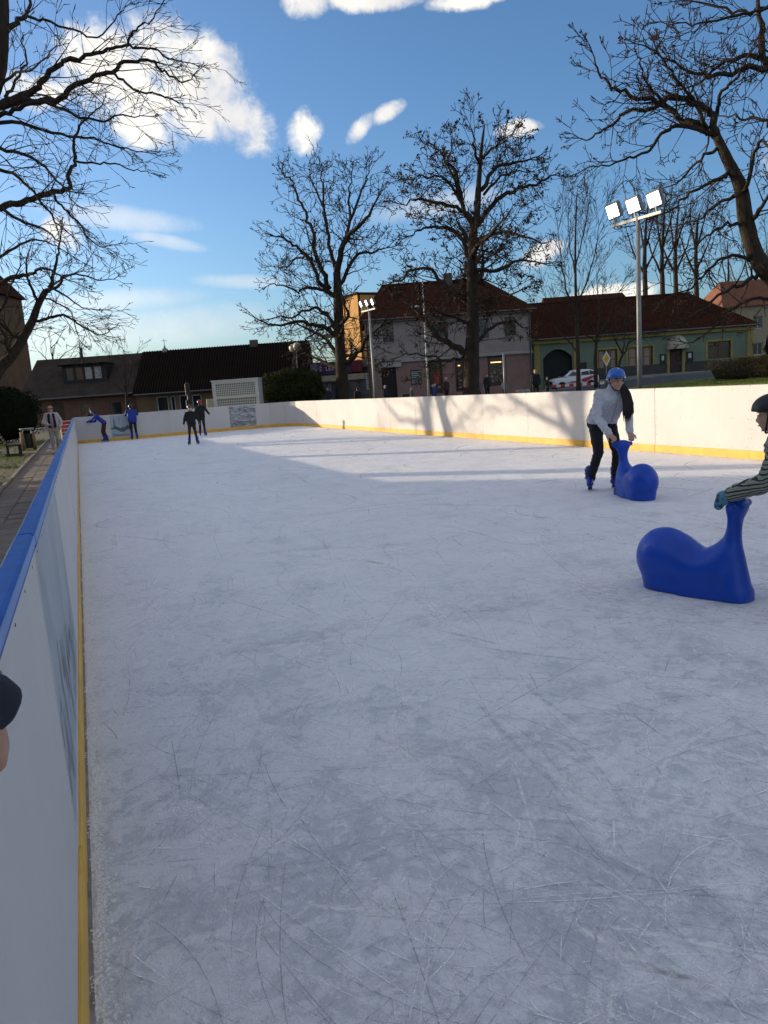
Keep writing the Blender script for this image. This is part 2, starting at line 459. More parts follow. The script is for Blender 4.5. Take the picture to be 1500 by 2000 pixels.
# ------------------------------------------------------------------ ice
def ice_material():
    m = bpy.data.materials.new('skated ice'); m.use_nodes = True
    nt = m.node_tree; N = nt.nodes; L = nt.links; b = N['Principled BSDF']
    geo = N.new('ShaderNodeNewGeometry')
    def noise(sc, det, rg, dist=0.0, stretch=None):
        v = geo.outputs['Position']
        if stretch:
            mp = N.new('ShaderNodeMapping'); mp.inputs['Scale'].default_value = stretch[:3]; mp.inputs['Rotation'].default_value = (0, 0, stretch[3])
            L.new(v, mp.inputs['Vector']); v = mp.outputs[0]
        n = N.new('ShaderNodeTexNoise'); n.inputs['Scale'].default_value = sc; n.inputs['Detail'].default_value = det; n.inputs['Roughness'].default_value = rg; n.inputs['Distortion'].default_value = dist
        L.new(v, n.inputs['Vector']); return n.outputs['Fac']
    def mth(op, a, c=None, clamp=False):
        n = N.new('ShaderNodeMath'); n.operation = op; n.use_clamp = clamp
        for i, v in enumerate((a, c)):
            if v is None: continue
            if isinstance(v, (int, float)): n.inputs[i].default_value = v
            else: L.new(v, n.inputs[i])
        return n.outputs[0]
    big = noise(0.9, 5, 0.6, 0.6)
    mid = noise(4.5, 6, 0.68, 1.2)
    drag = noise(3.0, 5, 0.6, 0.4, (1.0, 0.28, 1, 0.5))
    drag2 = noise(3.5, 5, 0.6, 0.5, (0.3, 1.0, 1, 0.25))
    fine = noise(55, 4, 0.7)
    grit = noise(160, 2, 0.6)
    crust = noise(9.0, 9, 0.74, 2.2)
    s = mth('ADD', mth('MULTIPLY', mth('SUBTRACT', big, 0.5), 0.45), mth('MULTIPLY', mth('SUBTRACT', mid, 0.5), 0.8))
    s = mth('ADD', s, mth('MULTIPLY', mth('SUBTRACT', drag, 0.5), 0.7))
    s = mth('ADD', s, mth('MULTIPLY', mth('SUBTRACT', drag2, 0.5), 0.7))
    s = mth('ADD', s, mth('MULTIPLY', mth('SUBTRACT', crust, 0.5), 1.5))
    s = mth('ADD', s, mth('MULTIPLY', mth('SUBTRACT', fine, 0.5), 0.45))
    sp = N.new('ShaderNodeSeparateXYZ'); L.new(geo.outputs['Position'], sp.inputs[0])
    worn = N.new('ShaderNodeMapRange'); worn.inputs['From Min'].default_value = 1.0; worn.inputs['From Max'].default_value = 6.5; worn.inputs['To Min'].default_value = 0.44; worn.inputs['To Max'].default_value = 0.66; L.new(sp.outputs[1], worn.inputs['Value'])  # barer ice towards the near end, with lens vignette darkening painted in
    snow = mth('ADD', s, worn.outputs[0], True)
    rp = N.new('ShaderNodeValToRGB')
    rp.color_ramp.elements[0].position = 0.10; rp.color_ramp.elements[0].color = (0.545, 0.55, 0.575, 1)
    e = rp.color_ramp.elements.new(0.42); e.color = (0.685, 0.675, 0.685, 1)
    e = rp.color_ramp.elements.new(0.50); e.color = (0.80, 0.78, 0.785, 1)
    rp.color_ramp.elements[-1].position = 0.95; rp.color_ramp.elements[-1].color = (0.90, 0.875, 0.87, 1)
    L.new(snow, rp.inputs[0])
    spk = N.new('ShaderNodeValToRGB'); spk.color_ramp.elements[0].position = 0.28; spk.color_ramp.elements[0].color = (0.66, 0.67, 0.70, 1); spk.color_ramp.elements[1].position = 0.42; spk.color_ramp.elements[1].color = (1, 1, 1, 1)
    L.new(noise(24, 5, 0.75, 1.2), spk.inputs[0])
    mx = N.new('ShaderNodeMix'); mx.data_type = 'RGBA'; mx.blend_type = 'MULTIPLY'; mx.inputs[0].default_value = 0.8
    L.new(rp.outputs[0], mx.inputs[6]); L.new(spk.outputs[0], mx.inputs[7])
    L.new(mx.outputs[2], b.inputs['Base Color'])
    rr = N.new('ShaderNodeMapRange'); rr.inputs['To Min'].default_value = 0.36; rr.inputs['To Max'].default_value = 0.8
    L.new(snow, rr.inputs['Value']); L.new(rr.outputs[0], b.inputs['Roughness'])
    b.inputs['Specular IOR Level'].default_value = 0.4
    bp = N.new('ShaderNodeBump'); bp.inputs['Strength'].default_value = 0.7; bp.inputs['Distance'].default_value = 0.016
    hh = mth('ADD', mth('MULTIPLY', crust, 1.1), mth('ADD', mth('MULTIPLY', fine, 0.45), mth('MULTIPLY', grit, 0.22)))
    L.new(hh, bp.inputs['Height']); L.new(bp.outputs[0], b.inputs['Normal'])
    return m
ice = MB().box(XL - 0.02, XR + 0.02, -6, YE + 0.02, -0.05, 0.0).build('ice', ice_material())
tag(ice, kind='structure')
def ribbon_material(name, col, lo, hi, nscale, amax=1.0, rough=0.7):
    m = bpy.data.materials.new(name); m.use_nodes = True
    nt = m.node_tree; N = nt.nodes; L = nt.links; b = N['Principled BSDF']
    b.inputs['Base Color'].default_value = (*col, 1); b.inputs['Roughness'].default_value = rough; b.inputs['Specular IOR Level'].default_value = 0.3
    at_ = N.new('ShaderNodeAttribute'); at_.attribute_name = 'core'
    geo = N.new('ShaderNodeNewGeometry')
    nz = N.new('ShaderNodeTexNoise'); nz.inputs['Scale'].default_value = nscale; nz.inputs['Detail'].default_value = 5; nz.inputs['Roughness'].default_value = 0.7
    L.new(geo.outputs['Position'], nz.inputs['Vector'])
    a = N.new('ShaderNodeMath'); a.operation = 'MULTIPLY'; L.new(at_.outputs['Fac'], a.inputs[0]); L.new(nz.outputs['Fac'], a.inputs[1])
    mr = N.new('ShaderNodeMapRange'); mr.inputs['From Min'].default_value = lo; mr.inputs['From Max'].default_value = hi; mr.inputs['To Max'].default_value = amax
    L.new(a.outputs[0], mr.inputs['Value']); L.new(mr.outputs[0], b.inputs['Alpha'])
    return m
def skate_marks(name, label, n, wr, lr, z, m, seed, ymax=30, bias=2.2, spread=0.6):
    rng = np.random.default_rng(seed); V = []; F = []; A = []
    K = 14
    for q in range(n):
        y = 0.9 + (ymax - 0.9) * rng.random() ** bias
        x = rng.uniform(XL + 0.15, min(XR - 0.2, 1.2 + y * 1.05 + 1.0))
        L_ = rng.uniform(*lr) * (0.5 + 0.14 * min(y, 9)); w = rng.uniform(*wr) * (1 + 0.05 * y)
        th = math.pi / 2 + rng.normal(0.35, spread)
        if rng.random() < 0.25: th = rng.uniform(0, math.pi)
        k0 = rng.normal(0, 0.55); k1 = rng.normal(0, 0.45) if rng.random() < 0.45 else rng.normal(0, 1.7)
        px, py = x, y; o = len(V); a0 = rng.uniform(0.55, 1.0)
        ok = True; row = []
        for i in range(K):
            t = i / (K - 1); nx, ny = -math.sin(th), math.cos(th)
            wd = w * (0.35 + 0.65 * math.sin(math.pi * min(max(t, .06), .94)))
            if not (XL + 0.05 < px < XR - 0.05 and py < YE - 0.1): ok = False; break
            e = a0 * min(1, 6 * t, 6 * (1 - t))
            row += [((px + nx * wd, py + ny * wd, z), 0.0), ((px, py, z), e), ((px - nx * wd, py - ny * wd, z), 0.0)]
            th += (k0 + k1 * t) * L_ / K; px += math.cos(th) * L_ / K; py += math.sin(th) * L_ / K
        if not ok: continue
        for v, a in row: V.append(v); A.append(a)
        for i in range(K - 1):
            for c in (0, 1):
                p = o + i * 3 + c; F.append((p, p + 1, p + 4, p + 3))
    me = np_mesh(name, np.array(V), np.array(F))
    at_ = me.attributes.new('core', 'FLOAT', 'POINT'); at_.data.foreach_set('value', np.array(A, dtype=np.float32))
    return tag(link(name, me, m), label, 'skate marks', kind='stuff')
skate_marks('snow_smears', 'broad pale smears of scraped snow on the ice', 260, (0.012, 0.06), (0.4, 1.8), 0.0008, ribbon_material('scraped snow', (0.92, 0.895, 0.875), 0.22, 0.5, 16, 0.8), 21)
skate_marks('wet_smears', 'broad grey smears of bare wet ice', 150, (0.010, 0.05), (0.4, 1.8), 0.0014, ribbon_material('bare wet ice', (0.55, 0.56, 0.59), 0.24, 0.55, 17, 0.5, 0.4), 22)
skate_marks('skate_grooves', 'fine dark grooves cut by skate blades', 1250, (0.002, 0.005), (0.3, 2.2), 0.002, ribbon_material('cut groove', (0.36, 0.37, 0.40), 0.25, 0.5, 36, 0.82), 23)
skate_marks('skate_ridges', 'fine white ridges thrown up by skate blades', 2000, (0.002, 0.006), (0.3, 2.0), 0.0026, ribbon_material('snow ridge', (0.95, 0.93, 0.92), 0.24, 0.5, 34, 0.9), 24)
skate_marks('skate_nicks', 'short dark nicks left by skate toes', 2600, (0.0022, 0.0055), (0.06, 0.4), 0.0032, ribbon_material('nick', (0.36, 0.37, 0.40), 0.24, 0.5, 40, 0.8), 25, spread=1.2)
skate_marks('snow_flecks', 'short white flecks of snow beside the skate marks', 2600, (0.003, 0.010), (0.05, 0.35), 0.0038, ribbon_material('fleck', (0.95, 0.93, 0.92), 0.24, 0.5, 44, 0.85), 26, spread=1.2)
# crumbs of snow lying on the ice
rng = np.random.default_rng(31)
def crumbs(name, label, P, r, m, seed):
    rng = np.random.default_rng(seed); n = len(P)
    base = np.array([(1, 0, 0), (-.5, .87, 0), (-.5, -.87, 0), (0, 0, 1)])
    V = P[:, None, :] + base[None] * (r * rng.uniform(.4, 1.5, (n, 1, 1))) * rng.uniform(.5, 1.4, (n, 4, 3)) * np.array([1, 1, .7])
    F = (np.arange(n)[:, None, None] * 4 + np.array([(0, 1, 3), (1, 2, 3), (2, 0, 3)])[None]).reshape(-1, 3)
    return tag(link(name, np_mesh(name, V.reshape(-1, 3), F), m), label, 'snow', kind='stuff')
M_SNOW = mat('loose snow', (0.88, 0.865, 0.85), 0.8, 0.06, scale=30, bump=0.3, bscale=200)
n = 5200
y = 0.8 + 9 * rng.random(n) ** 1.8; x = XL + 0.1 + rng.random(n) * (1.2 + y * 1.0)
crumbs('snow_crumbs', 'loose crumbs of snow scattered on the ice', np.stack([x, y, np.full(n, 0.0005)], 1), 0.0038, M_SNOW, 32)
n = 9000
y = 0.6 + 20 * rng.random(n) ** 2.0; x = XL + 0.022 + np.abs(rng.normal(0, 0.02, n)) + 0.008 * np.sin(y * 9) + 0.006 * np.sin(y * 23)
crumbs('snow_crumbs', 'crusty line of snow along the foot of the left boards', np.stack([x, y, np.zeros(n)], 1), 0.0065, M_SNOW, 33)
n = 3000
y = 3 + 30 * rng.random(n); x = XR - 0.02 - np.abs(rng.normal(0, 0.05, n))
crumbs('snow_crumbs', 'crusty line of snow along the foot of the right boards', np.stack([x, y, np.zeros(n)], 1), 0.014, M_SNOW, 34)
# dirty melt strip between the left kick plates and the ice
tag(MB().quad((XL, -3, 0.0035), (XL + 0.022, -3, 0.0035), (XL + 0.020, 30, 0.0035), (XL, 30, 0.0035)).build('melt_strip', mat('dirty melt', (0.16, 0.13, 0.12), 0.5, 0.3, scale=14, col2=(0.34, 0.32, 0.31))), 'brownish strip of dirty melt along the left kick plates', 'ice', kind='stuff')

# ------------------------------------------------------------------ rink boards
def board_white():
    m = mat('board plastic', (0.565, 0.53, 0.505), 0.45, 0.05, scale=1.3, spec=0.3)
    N = m.node_tree.nodes; L = m.node_tree.links; b = N['Principled BSDF']
    src = b.inputs['Base Color'].links[0].from_socket
    tc = N.new('ShaderNodeTexCoord'); mp = N.new('ShaderNodeMapping'); mp.inputs['Scale'].default_value = (1, 1.4, 9.0); mp.inputs['Rotation'].default_value = (R(6), 0, 0); L.new(tc.outputs['Object'], mp.inputs['Vector'])
    n1 = N.new('ShaderNodeTexNoise'); n1.inputs['Scale'].default_value = 4.0; n1.inputs['Detail'].default_value = 9; n1.inputs['Roughness'].default_value = 0.72; L.new(mp.outputs[0], n1.inputs['Vector'])
    rp = N.new('ShaderNodeValToRGB'); rp.color_ramp.elements[0].position = 0.62; rp.color_ramp.elements[0].color = (1, 1, 1, 1); rp.color_ramp.elements[1].position = 0.74; rp.color_ramp.elements[1].color = (0.62, 0.60, 0.58, 1); L.new(n1.outputs['Fac'], rp.inputs[0])
    mx = N.new('ShaderNodeMix'); mx.data_type = 'RGBA'; mx.blend_type = 'MULTIPLY'; mx.inputs[0].default_value = 0.8
    L.new(src, mx.inputs[6]); L.new(rp.outputs[0], mx.inputs[7]); L.new(mx.outputs[2], b.inputs['Base Color'])
    return m
M_WHITE = board_white()
M_KICK = mat('yellow kick plate', (0.72, 0.40, 0.055), 0.5, 0.14, scale=5)
M_RAIL = mat('blue rail', (0.003, 0.085, 0.36), 0.5, 0.25, scale=6, bump=0.05, bscale=18, spec=0.22)
M_RAILEDGE = mat('pale blue rail edge', (0.10, 0.22, 0.52), 0.4, 0.1)
M_STEEL = mat('galvanised steel', (0.42, 0.43, 0.44), 0.42, 0.15, metal=0.8, scale=8)
M_SCREW = mat('screw heads', (0.10, 0.10, 0.11), 0.4, 0.1, metal=0.6)
KH = 0.13
def panel_meshes(L, screws=True):
    """panel runs along +y from 0 to L, its rink face at x=0 looking towards -x"""
    g = 0.0015
    p = MB().bbox(0, 0.012, g, L - g, KH, HB - 0.022, 0.002).mesh('panel'); p.materials.append(M_WHITE)
    k = MB().bbox(-0.010, 0.013, g, L - g, 0.0, KH + 0.004, 0.003).mesh('kick_plate'); k.materials.append(M_KICK)
    r = MB().bbox(-0.006, 0.044, 0, L - 0.002, HB - 0.045, HB, 0.008).mesh('top_rail'); r.materials.append(M_RAIL)
    e = MB().bbox(-0.0095, -0.0062, 0, L - 0.002, HB - 0.03, HB - 0.006, 0.001).mesh('rail_edge'); e.materials.append(M_RAILEDGE)
    t = MB()
    t.box(0.013, 0.06, 0.02, 0.06, -0.05, HB - 0.05).box(0.013, 0.06, L - 0.06, L - 0.02, -0.05, HB - 0.05).box(0.013, 0.05, 0.06, L - 0.06, 0.5, 0.54)
    t = t.mesh('frame'); t.materials.append(M_STEEL)
    s = MB()
    Mx = Matrix.Rotation(R(-90), 4, 'Y')
    for i in range(8):
        for z in (KH + 0.05, 0.62, HB - 0.085):
            s.lathe([(0.0062, 0.0), (0.0062, 0.0012), (0.004, 0.002)], 8, (0, 0, 0), Matrix.Translation((0, 0.06 + i * (L - 0.12) / 7, z)) @ Mx)
    for i in range(1, 6):
        for yy in (0.03, L - 0.03):
            s.lathe([(0.0062, 0.0), (0.0062, 0.0012), (0.004, 0.002)], 8, (0, 0, 0), Matrix.Translation((0, yy, KH + 0.05 + i * 0.14)) @ Mx)
    s = s.mesh('screw_heads'); s.materials.append(M_SCREW)
    rw = MB().bbox(-0.004, 0.040, 0, L - 0.002, HB - 0.03, HB, 0.008).mesh('top_rail'); rw.materials.append(M_WHITE)
    s2 = MB()
    for i in range(7): s2.lathe([(0.0045, 0.0), (0.0045, 0.0010), (0.003, 0.0016)], 7, (0, 0, 0), Matrix.Translation((0, 0.12 + i * (L - 0.24) / 6, HB - 0.075)) @ Mx)
    s2 = s2.mesh('screw_heads'); s2.materials.append(M_SCREW)
    return p, k, r, e, t, s, rw, s2
PM = {}
def add_panel(parent, x, y, rz, L=PL, screws=True, blue=False):
    key = round(L, 3)
    if key not in PM: PM[key] = panel_meshes(L)
    p, k, r, e, t, s, rw, s2 = PM[key]
    def put(name, me, par, loc=(x, y, 0), rot=rz):
        o = bpy.data.objects.new(name, me); COL.objects.link(o); o.parent = par; o.location = loc; o.rotation_euler = (0, 0, rot); return o
    po = put('panel', p, parent)
    put('kick_plate', k, parent)
    ro = put('top_rail', r if blue else rw, parent)
    if blue: put('rail_edge', e, ro, (0, 0, 0), 0)
    put('frame', t, parent)
    if screws:
        so = put('screw_heads', s2 if blue else s, po, (0, 0, 0), 0); so['kind'] = 'stuff'
    return po
bR = empty('rink_boards', (0, 0, 0), 0, 'long row of white rink boards with yellow kick plate, sunlit on the right side', 'rink boards')
y0 = 8.31 - 6 * PL
y = y0
while y < 32.0:
    add_panel(bR, XR, y, random.gauss(0, 0.0012), PL, y < 22); y += PL
ytop = y
bE = empty('rink_boards', (0, 0, 0), 0, 'shaded white rink boards across the far end with two picture panels', 'rink boards')
RC = YE - ytop
# rounded far right corner
na = 4
pts = [(XR - RC + RC * math.cos(a), ytop + RC * math.sin(a)) for a in lin(0, math.pi / 2, na + 1)]
for (xa, ya), (xb, yb) in zip(pts[:-1], pts[1:]):
    L_ = math.hypot(xb - xa, yb - ya); rz = math.atan2(yb - ya, xb - xa) - math.pi / 2
    add_panel(bE, xa, ya, rz, L_, False)
xe = pts[-1][0]; nE = 4; LE = (xe - XL) / nE
for k in range(nE):
    add_panel(bE, xe - k * LE, YE, math.pi / 2, LE, False)
bL = empty('rink_boards', (0, 0, 0), 0, 'white rink boards with blue top rail running along the left path', 'rink boards')
left_panels = []
y = 2.315 - 3 * PL
while y < YE - 0.1:
    L_ = PL if y + PL < YE else YE - y
    if L_ > 0.2: left_panels.append((y, add_panel(bL, XL, y + L_, math.pi + random.gauss(0, 0.0015), L_, y < 12, True)))
    y += PL

# printed pictures on the boards
def picture_material(name, kind):
    m = bpy.data.materials.new(name); m.use_nodes = True
    nt = m.node_tree; N = nt.nodes; L = nt.links; b = N['Principled BSDF']; b.inputs['Roughness'].default_value = 0.45
    tc = N.new('ShaderNodeTexCoord'); mp = N.new('ShaderNodeMapping'); L.new(tc.outputs['Object'], mp.inputs['Vector'])
    nz = N.new('ShaderNodeTexNoise'); nz.inputs['Detail'].default_value = 8; nz.inputs['Roughness'].default_value = 0.65; L.new(mp.outputs[0], nz.inputs['Vector'])
    rp = N.new('ShaderNodeValToRGB'); cr = rp.color_ramp
    if kind == 'aerial':
        mp.inputs['Scale'].default_value = (1.6, 1, 5.0); nz.inputs['Scale'].default_value = 1.7; nz.inputs['Distortion'].default_value = 1.4
        vo = N.new('ShaderNodeTexVoronoi'); vo.inputs['Scale'].default_value = 14; L.new(mp.outputs[0], vo.inputs['Vector'])
        ad = N.new('ShaderNodeMath'); ad.operation = 'MULTIPLY_ADD'; L.new(vo.outputs['Distance'], ad.inputs[0]); ad.inputs[1].default_value = 0.28; L.new(nz.outputs['Fac'], ad.inputs[2])
        cr.elements[0].position = 0.44; cr.elements[0].color = (0.028, 0.032, 0.04, 1)
        e = cr.elements.new(0.58); e.color = (0.17, 0.18, 0.20, 1)
        cr.elements[-1].position = 0.76; cr.elements[-1].color = (0.52, 0.52, 0.52, 1)
        L.new(ad.outputs[0], rp.inputs[0])
    else:
        mp.inputs['Scale'].default_value = (1, 1, 1) if kind == 'sketch' else (1, 1.0, 0.6)
        nz.inputs['Scale'].default_value = 2.2; nz.inputs['Distortion'].default_value = 0.5
        cr.elements[0].position = 0.34; cr.elements[0].color = (0.25, 0.27, 0.29, 1) if kind == 'fog' else (0.34, 0.37, 0.42, 1)
        cr.elements[1].position = 0.62; cr.elements[1].color = (0.39, 0.425, 0.46, 1)
        L.new(nz.outputs['Fac'], rp.inputs[0])
    L.new(rp.outputs[0], b.inputs['Base Color'])
    return m
M_INK = mat('dark print', (0.045, 0.052, 0.065), 0.5, 0.5, scale=6)
M_INK2 = mat('grey print', (0.22, 0.245, 0.27), 0.5, 0.35, scale=7)
def on_end(px, py):
    r = ray(px, py); t = YE / r[1]; return r[0] * t, r[2] * t + CAMH
xa, za = on_end(446, 793); xb, zb = on_end(529, 789)
pic = MB().box(xa, xb, YE - 0.006, YE - 0.003, KH + 0.02, HB - 0.035).build('picture', picture_material('aerial view print', 'aerial'), bE)
pic['label'] = 'grey aerial view of snowy land printed on the far boards'
xa, _ = on_end(213, 812); xb, _ = on_end(256, 806)
pic = MB().box(xa, xb, YE - 0.006, YE - 0.003, KH + 0.03, HB - 0.06).build('picture', picture_material('misty print', 'sketch'), bE)
pic['label'] = 'misty blue grey picture with dark spire printed on the far boards'
w = xb - xa
def ink(outline, m=M_INK, yy=YE - 0.008):
    vs = [(xa + u * w, yy, KH + 0.03 + v * (HB - 0.09 - KH)) for u, v in outline]
    o = MB().add(vs, [tuple(range(len(vs)))])
    return o
sk = ink([(.0, .42), (.1, .45), (.14, .5), (.17, .9), (.20, .86), (.22, .52), (.3, .48), (.42, .40), (.55, .46), (.62, .42), (.75, .52), (1, .46), (1, .36), (.7, .3), (.55, .2), (.45, .22), (.2, .36), (0, .38)])
sk.build('print_motif', mat('slate print', (0.09, 0.105, 0.13), 0.5, 0.5, scale=9), pic)
ink([(.05, .02), (.95, .02), (.95, .06), (.6, .12), (.3, .10), (.05, .2)], yy=YE - 0.0078).build('print_motif', M_INK2, pic)
ink([(.36, .55), (.38, .55), (.39, .86), (.50, .84), (.50, .82), (.40, .80)], yy=YE - 0.0079).build('print_motif', M_INK2, pic)
po = MB().box(XL, XL + 0.002, 2.33, 4.3, 0.19, 1.065).build('picture', picture_material('foggy print', 'fog'), bL)
po['label'] = 'pale grey blue foggy picture on the near left board'
rngp = random.Random(5)
strokes = MB()
for k in range(30):
    yy = rngp.uniform(2.36, 4.0); z0 = 0.2 + rngp.uniform(0, 0.30) * (1.2 - (yy - 2.3) * 0.3); h = rngp.uniform(0.05, 0.28); wd = rngp.uniform(0.006, 0.035)
    x = XL + 0.0028 + k * 2e-5
    strokes.add([(x, yy - wd, z0), (x, yy + wd, z0), (x, yy + wd * .5, z0 + h * .7), (x, yy + wd * .1, z0 + h), (x, yy - wd * .3, z0 + h * .6)], [(0, 1, 2, 3, 4)])
strokes.build('print_motif', M_INK2, po)['kind'] = 'stuff'
strokes = MB()
for k in range(14):
    yy = rngp.uniform(2.4, 4.1); z0 = 0.2 + rngp.uniform(0, 0.25); h = rngp.uniform(0.05, 0.3); wd = rngp.uniform(0.003, 0.010)
    x = XL + 0.0042 + k * 2e-5
    strokes.add([(x, yy - wd, z0), (x, yy + wd, z0), (x, yy + wd * .3, z0 + h), (x, yy - wd * .3, z0 + h * .8)], [(0, 1, 2, 3)])
strokes.build('print_motif', M_INK, po)['kind'] = 'stuff'

# ------------------------------------------------------------------ buildings
def S(px, py, d):
    p = at(px, py, d); return p.x * RH[0] + p.y * RH[1], p.z
class Bld:
    """a building in its own frame: x along the facade, y away from the viewer, z up"""
    def __init__(s, name, s0, d0, z0, label, cat='building', turn=0.0, group=None):
        P = sd(s0, d0, z0); s.s0, s.d0, s.z0 = s0, d0, z0
        s.e = empty(name, P, -YAW + turn, label, cat, group)
    def L(s, px, py):
        a, z = S(px, py, s.d0); return a - s.s0, z - s.z0
def facade(mb, x0, x1, z0, z1, holes, y=0.0, dep=0.22):
    xs = sorted(set([x0, x1] + [h[0] for h in holes] + [h[1] for h in holes])); zs = sorted(set([z0, z1] + [h[2] for h in holes] + [h[3] for h in holes]))
    xs = [x for x in xs if x0 <= x <= x1]; zs = [z for z in zs if z0 <= z <= z1]
    for a, b in zip(xs[:-1], xs[1:]):
        for c, d in zip(zs[:-1], zs[1:]):
            mx, mz = (a + b) / 2, (c + d) / 2
            if any(h[0] < mx < h[1] and h[2] < mz < h[3] for h in holes): continue
            mb.quad((a, y, c), (b, y, c), (b, y, d), (a, y, d))
    for a, b, c, d in [h[:4] for h in holes]:
        mb.quad((a, y, c), (a, y + dep, c), (a, y + dep, d), (a, y, d)); mb.quad((b, y, c), (b, y, d), (b, y + dep, d), (b, y + dep, c))
        mb.quad((a, y, d), (a, y + dep, d), (b, y + dep, d), (b, y, d)); mb.quad((a, y, c), (b, y, c), (b, y + dep, c), (a, y + dep, c))
    return mb
M_PANE = glass('window glass')
M_PANEW = glass('warm window glass', (0.10, 0.065, 0.04), 0.12)
def window(e, x0, x1, z0, z1, fm, y=0.12, nv=2, nh=1, pm=None, fw=0.06, sill=None, name='window'):
    m = MB()
    m.box(x0, x0 + fw, y, y + 0.06, z0, z1).box(x1 - fw, x1, y, y + 0.06, z0, z1).box(x0 + fw, x1 - fw, y, y + 0.06, z0, z0 + fw).box(x0 + fw, x1 - fw, y, y + 0.06, z1 - fw, z1)
    for i in range(1, nv):
        x = x0 + (x1 - x0) * i / nv; m.box(x - fw * .4, x + fw * .4, y + 0.004, y + 0.055, z0 + fw, z1 - fw)
    for i in range(1, nh):
        z = z0 + (z1 - z0) * i / nh; m.box(x0 + fw, x1 - fw, y + 0.006, y + 0.05, z - fw * .35, z + fw * .35)
    w = m.build(name, fm, e)
    MB().box(x0 + fw * .5, x1 - fw * .5, y + 0.03, y + 0.042, z0 + fw * .5, z1 - fw * .5).build('pane', pm or M_PANE, w)
    if sill: MB().bbox(x0 - 0.06, x1 + 0.06, -0.06, y, z0 - 0.06, z0 - 0.003, 0.01).build('sill', sill, w)
    return w
def slope_rows(mb, xa0, xb0, xa1, xb1, y0, z0, y1, z1, n, th=0.03):
    """courses from eave (xa0..xb0 at y0,z0) to ridge (xa1..xb1 at y1,z1), each lapping over the one below"""
    for i in range(n):
        t0, t1 = i / n, (i + 1) / n
        L = lambda a, b, t: a + (b - a) * t
        dz = th
        p = [(L(xa0, xa1, t0), L(y0, y1, t0), L(z0, z1, t0) + dz), (L(xb0, xb1, t0), L(y0, y1, t0), L(z0, z1, t0) + dz), (L(xb0, xb1, t1), L(y0, y1, t1), L(z0, z1, t1)), (L(xa0, xa1, t1), L(y0, y1, t1), L(z0, z1, t1))]
        q = [(L(xa0, xa1, t0), L(y0, y1, t0), L(z0, z1, t0)), (L(xb0, xb1, t0), L(y0, y1, t0), L(z0, z1, t0))]
        mb.add(p, [(0, 1, 2, 3)]); mb.add([q[0], q[1], p[1], p[0]], [(0, 1, 2, 3)])
    return mb
M_TILE = mat('dark red roof tiles', (0.030, 0.012, 0.007), 0.95, scale=1.5, spec=0.04, col2=(0.070, 0.026, 0.014), bump=0.5, bscale=18, stretch=(3, 1, 1))
M_TILE2 = mat('brown roof tiles', (0.026, 0.010, 0.006), 0.95, scale=2.0, spec=0.04, col2=(0.060, 0.022, 0.012), bump=0.5, bscale=18, stretch=(3, 1, 1))
M_GREYROOF = mat('grey shingle roof', (0.042, 0.031, 0.026), 0.95, scale=1.0, spec=0.05, col2=(0.068, 0.052, 0.043), bump=0.4, bscale=14)
M_RIBROOF = mat('dark ribbed roof', (0.007, 0.005, 0.004), 0.95, scale=1.2, col2=(0.014, 0.010, 0.008), spec=0.03)
M_OCHRE = mat('ochre plaster', (0.155, 0.098, 0.052), 0.95, 0.2, scale=1.2, bump=0.2, bscale=20)
M_ROSE = mat('brown rose plaster', (0.13, 0.068, 0.044), 0.95, 0.2, scale=1.2, bump=0.2, bscale=20)
M_TRIMW = mat('white window frame', (0.45, 0.45, 0.44), 0.5, 0.1)
M_DARKWOOD = mat('dark stained boards', (0.010, 0.010, 0.013), 0.6, 0.3, stretch=(1, 1, 0.2), scale=8)
M_BRICK = mat('chimney render', (0.10, 0.085, 0.075), 0.9, 0.3, scale=6, bump=0.3)
M_GUTTER = mat('zinc gutter', (0.11, 0.11, 0.115), 0.5, 0.2, metal=0.5)

# grey roofed cottage with dormer
b = Bld('cottage', -19.75, 62.0, -0.05, 'brown cottage with grey shingle roof and dark boarded dormer behind the far boards')
W0, W1, EZ, RZ, RY = -9.2, 0.0, 2.68, 5.95, 4.2
wins = []
for px0, px1, py0, py1 in ((157, 183, 789, 815), (214, 240, 785, 811)):
    x0, z1 = b.L(px0, py0); x1, z0 = b.L(px1, py1); wins.append((x0, x1, z0, z1))
dx0, dz1 = b.L(101, 795); door = (dx0, dx0 + 1.0, 0.0, 2.1)
facade(MB(), W0, W1, 0, EZ, wins + [door]).box(W0, W1, 0.3, 2 * RY, 0, EZ - 0.02).build('wall', M_ROSE, b.e)
for h in wins: window(b.e, *h, mat('faded frame', (0.22, 0.19, 0.16), 0.6), nv=1, sill=M_BRICK)
MB().box(door[0], door[1], 0.10, 0.16, 0, door[3]).build('door', mat('brown door', (0.05, 0.03, 0.02), 0.6), b.e)
roof = slope_rows(MB(), W0 - 0.3, W1, W0 - 0.3, W1, -0.45, EZ - 0.15, RY, RZ, 26, 0.02)
slope_rows(roof, W0 - 0.3, W1, W0 - 0.3, W1, 2 * RY + 0.45, EZ - 0.15, RY, RZ, 26, 0.02)
roof.add([(W1 - 0.01, 0, EZ - 0.1), (W1 - 0.01, 2 * RY, EZ - 0.1), (W1 - 0.01, RY, RZ - 0.03)], [(0, 1, 2)]); roof.add([(W0, 0, EZ - 0.1), (W0, 2 * RY, EZ - 0.1), (W0, RY, RZ - 0.03)], [(0, 1, 2)])
ro = roof.build('roof', M_GREYROOF, b.e)
MB().tube([(W0 - 0.3, -0.5, EZ - 0.2), (W1, -0.5, EZ - 0.2)], 0.07, 8).build('gutter', M_GUTTER, ro)
x0, z1 = b.L(110, 716); x1, z0 = b.L(202, 748)
dm = MB()
yd = 1.0
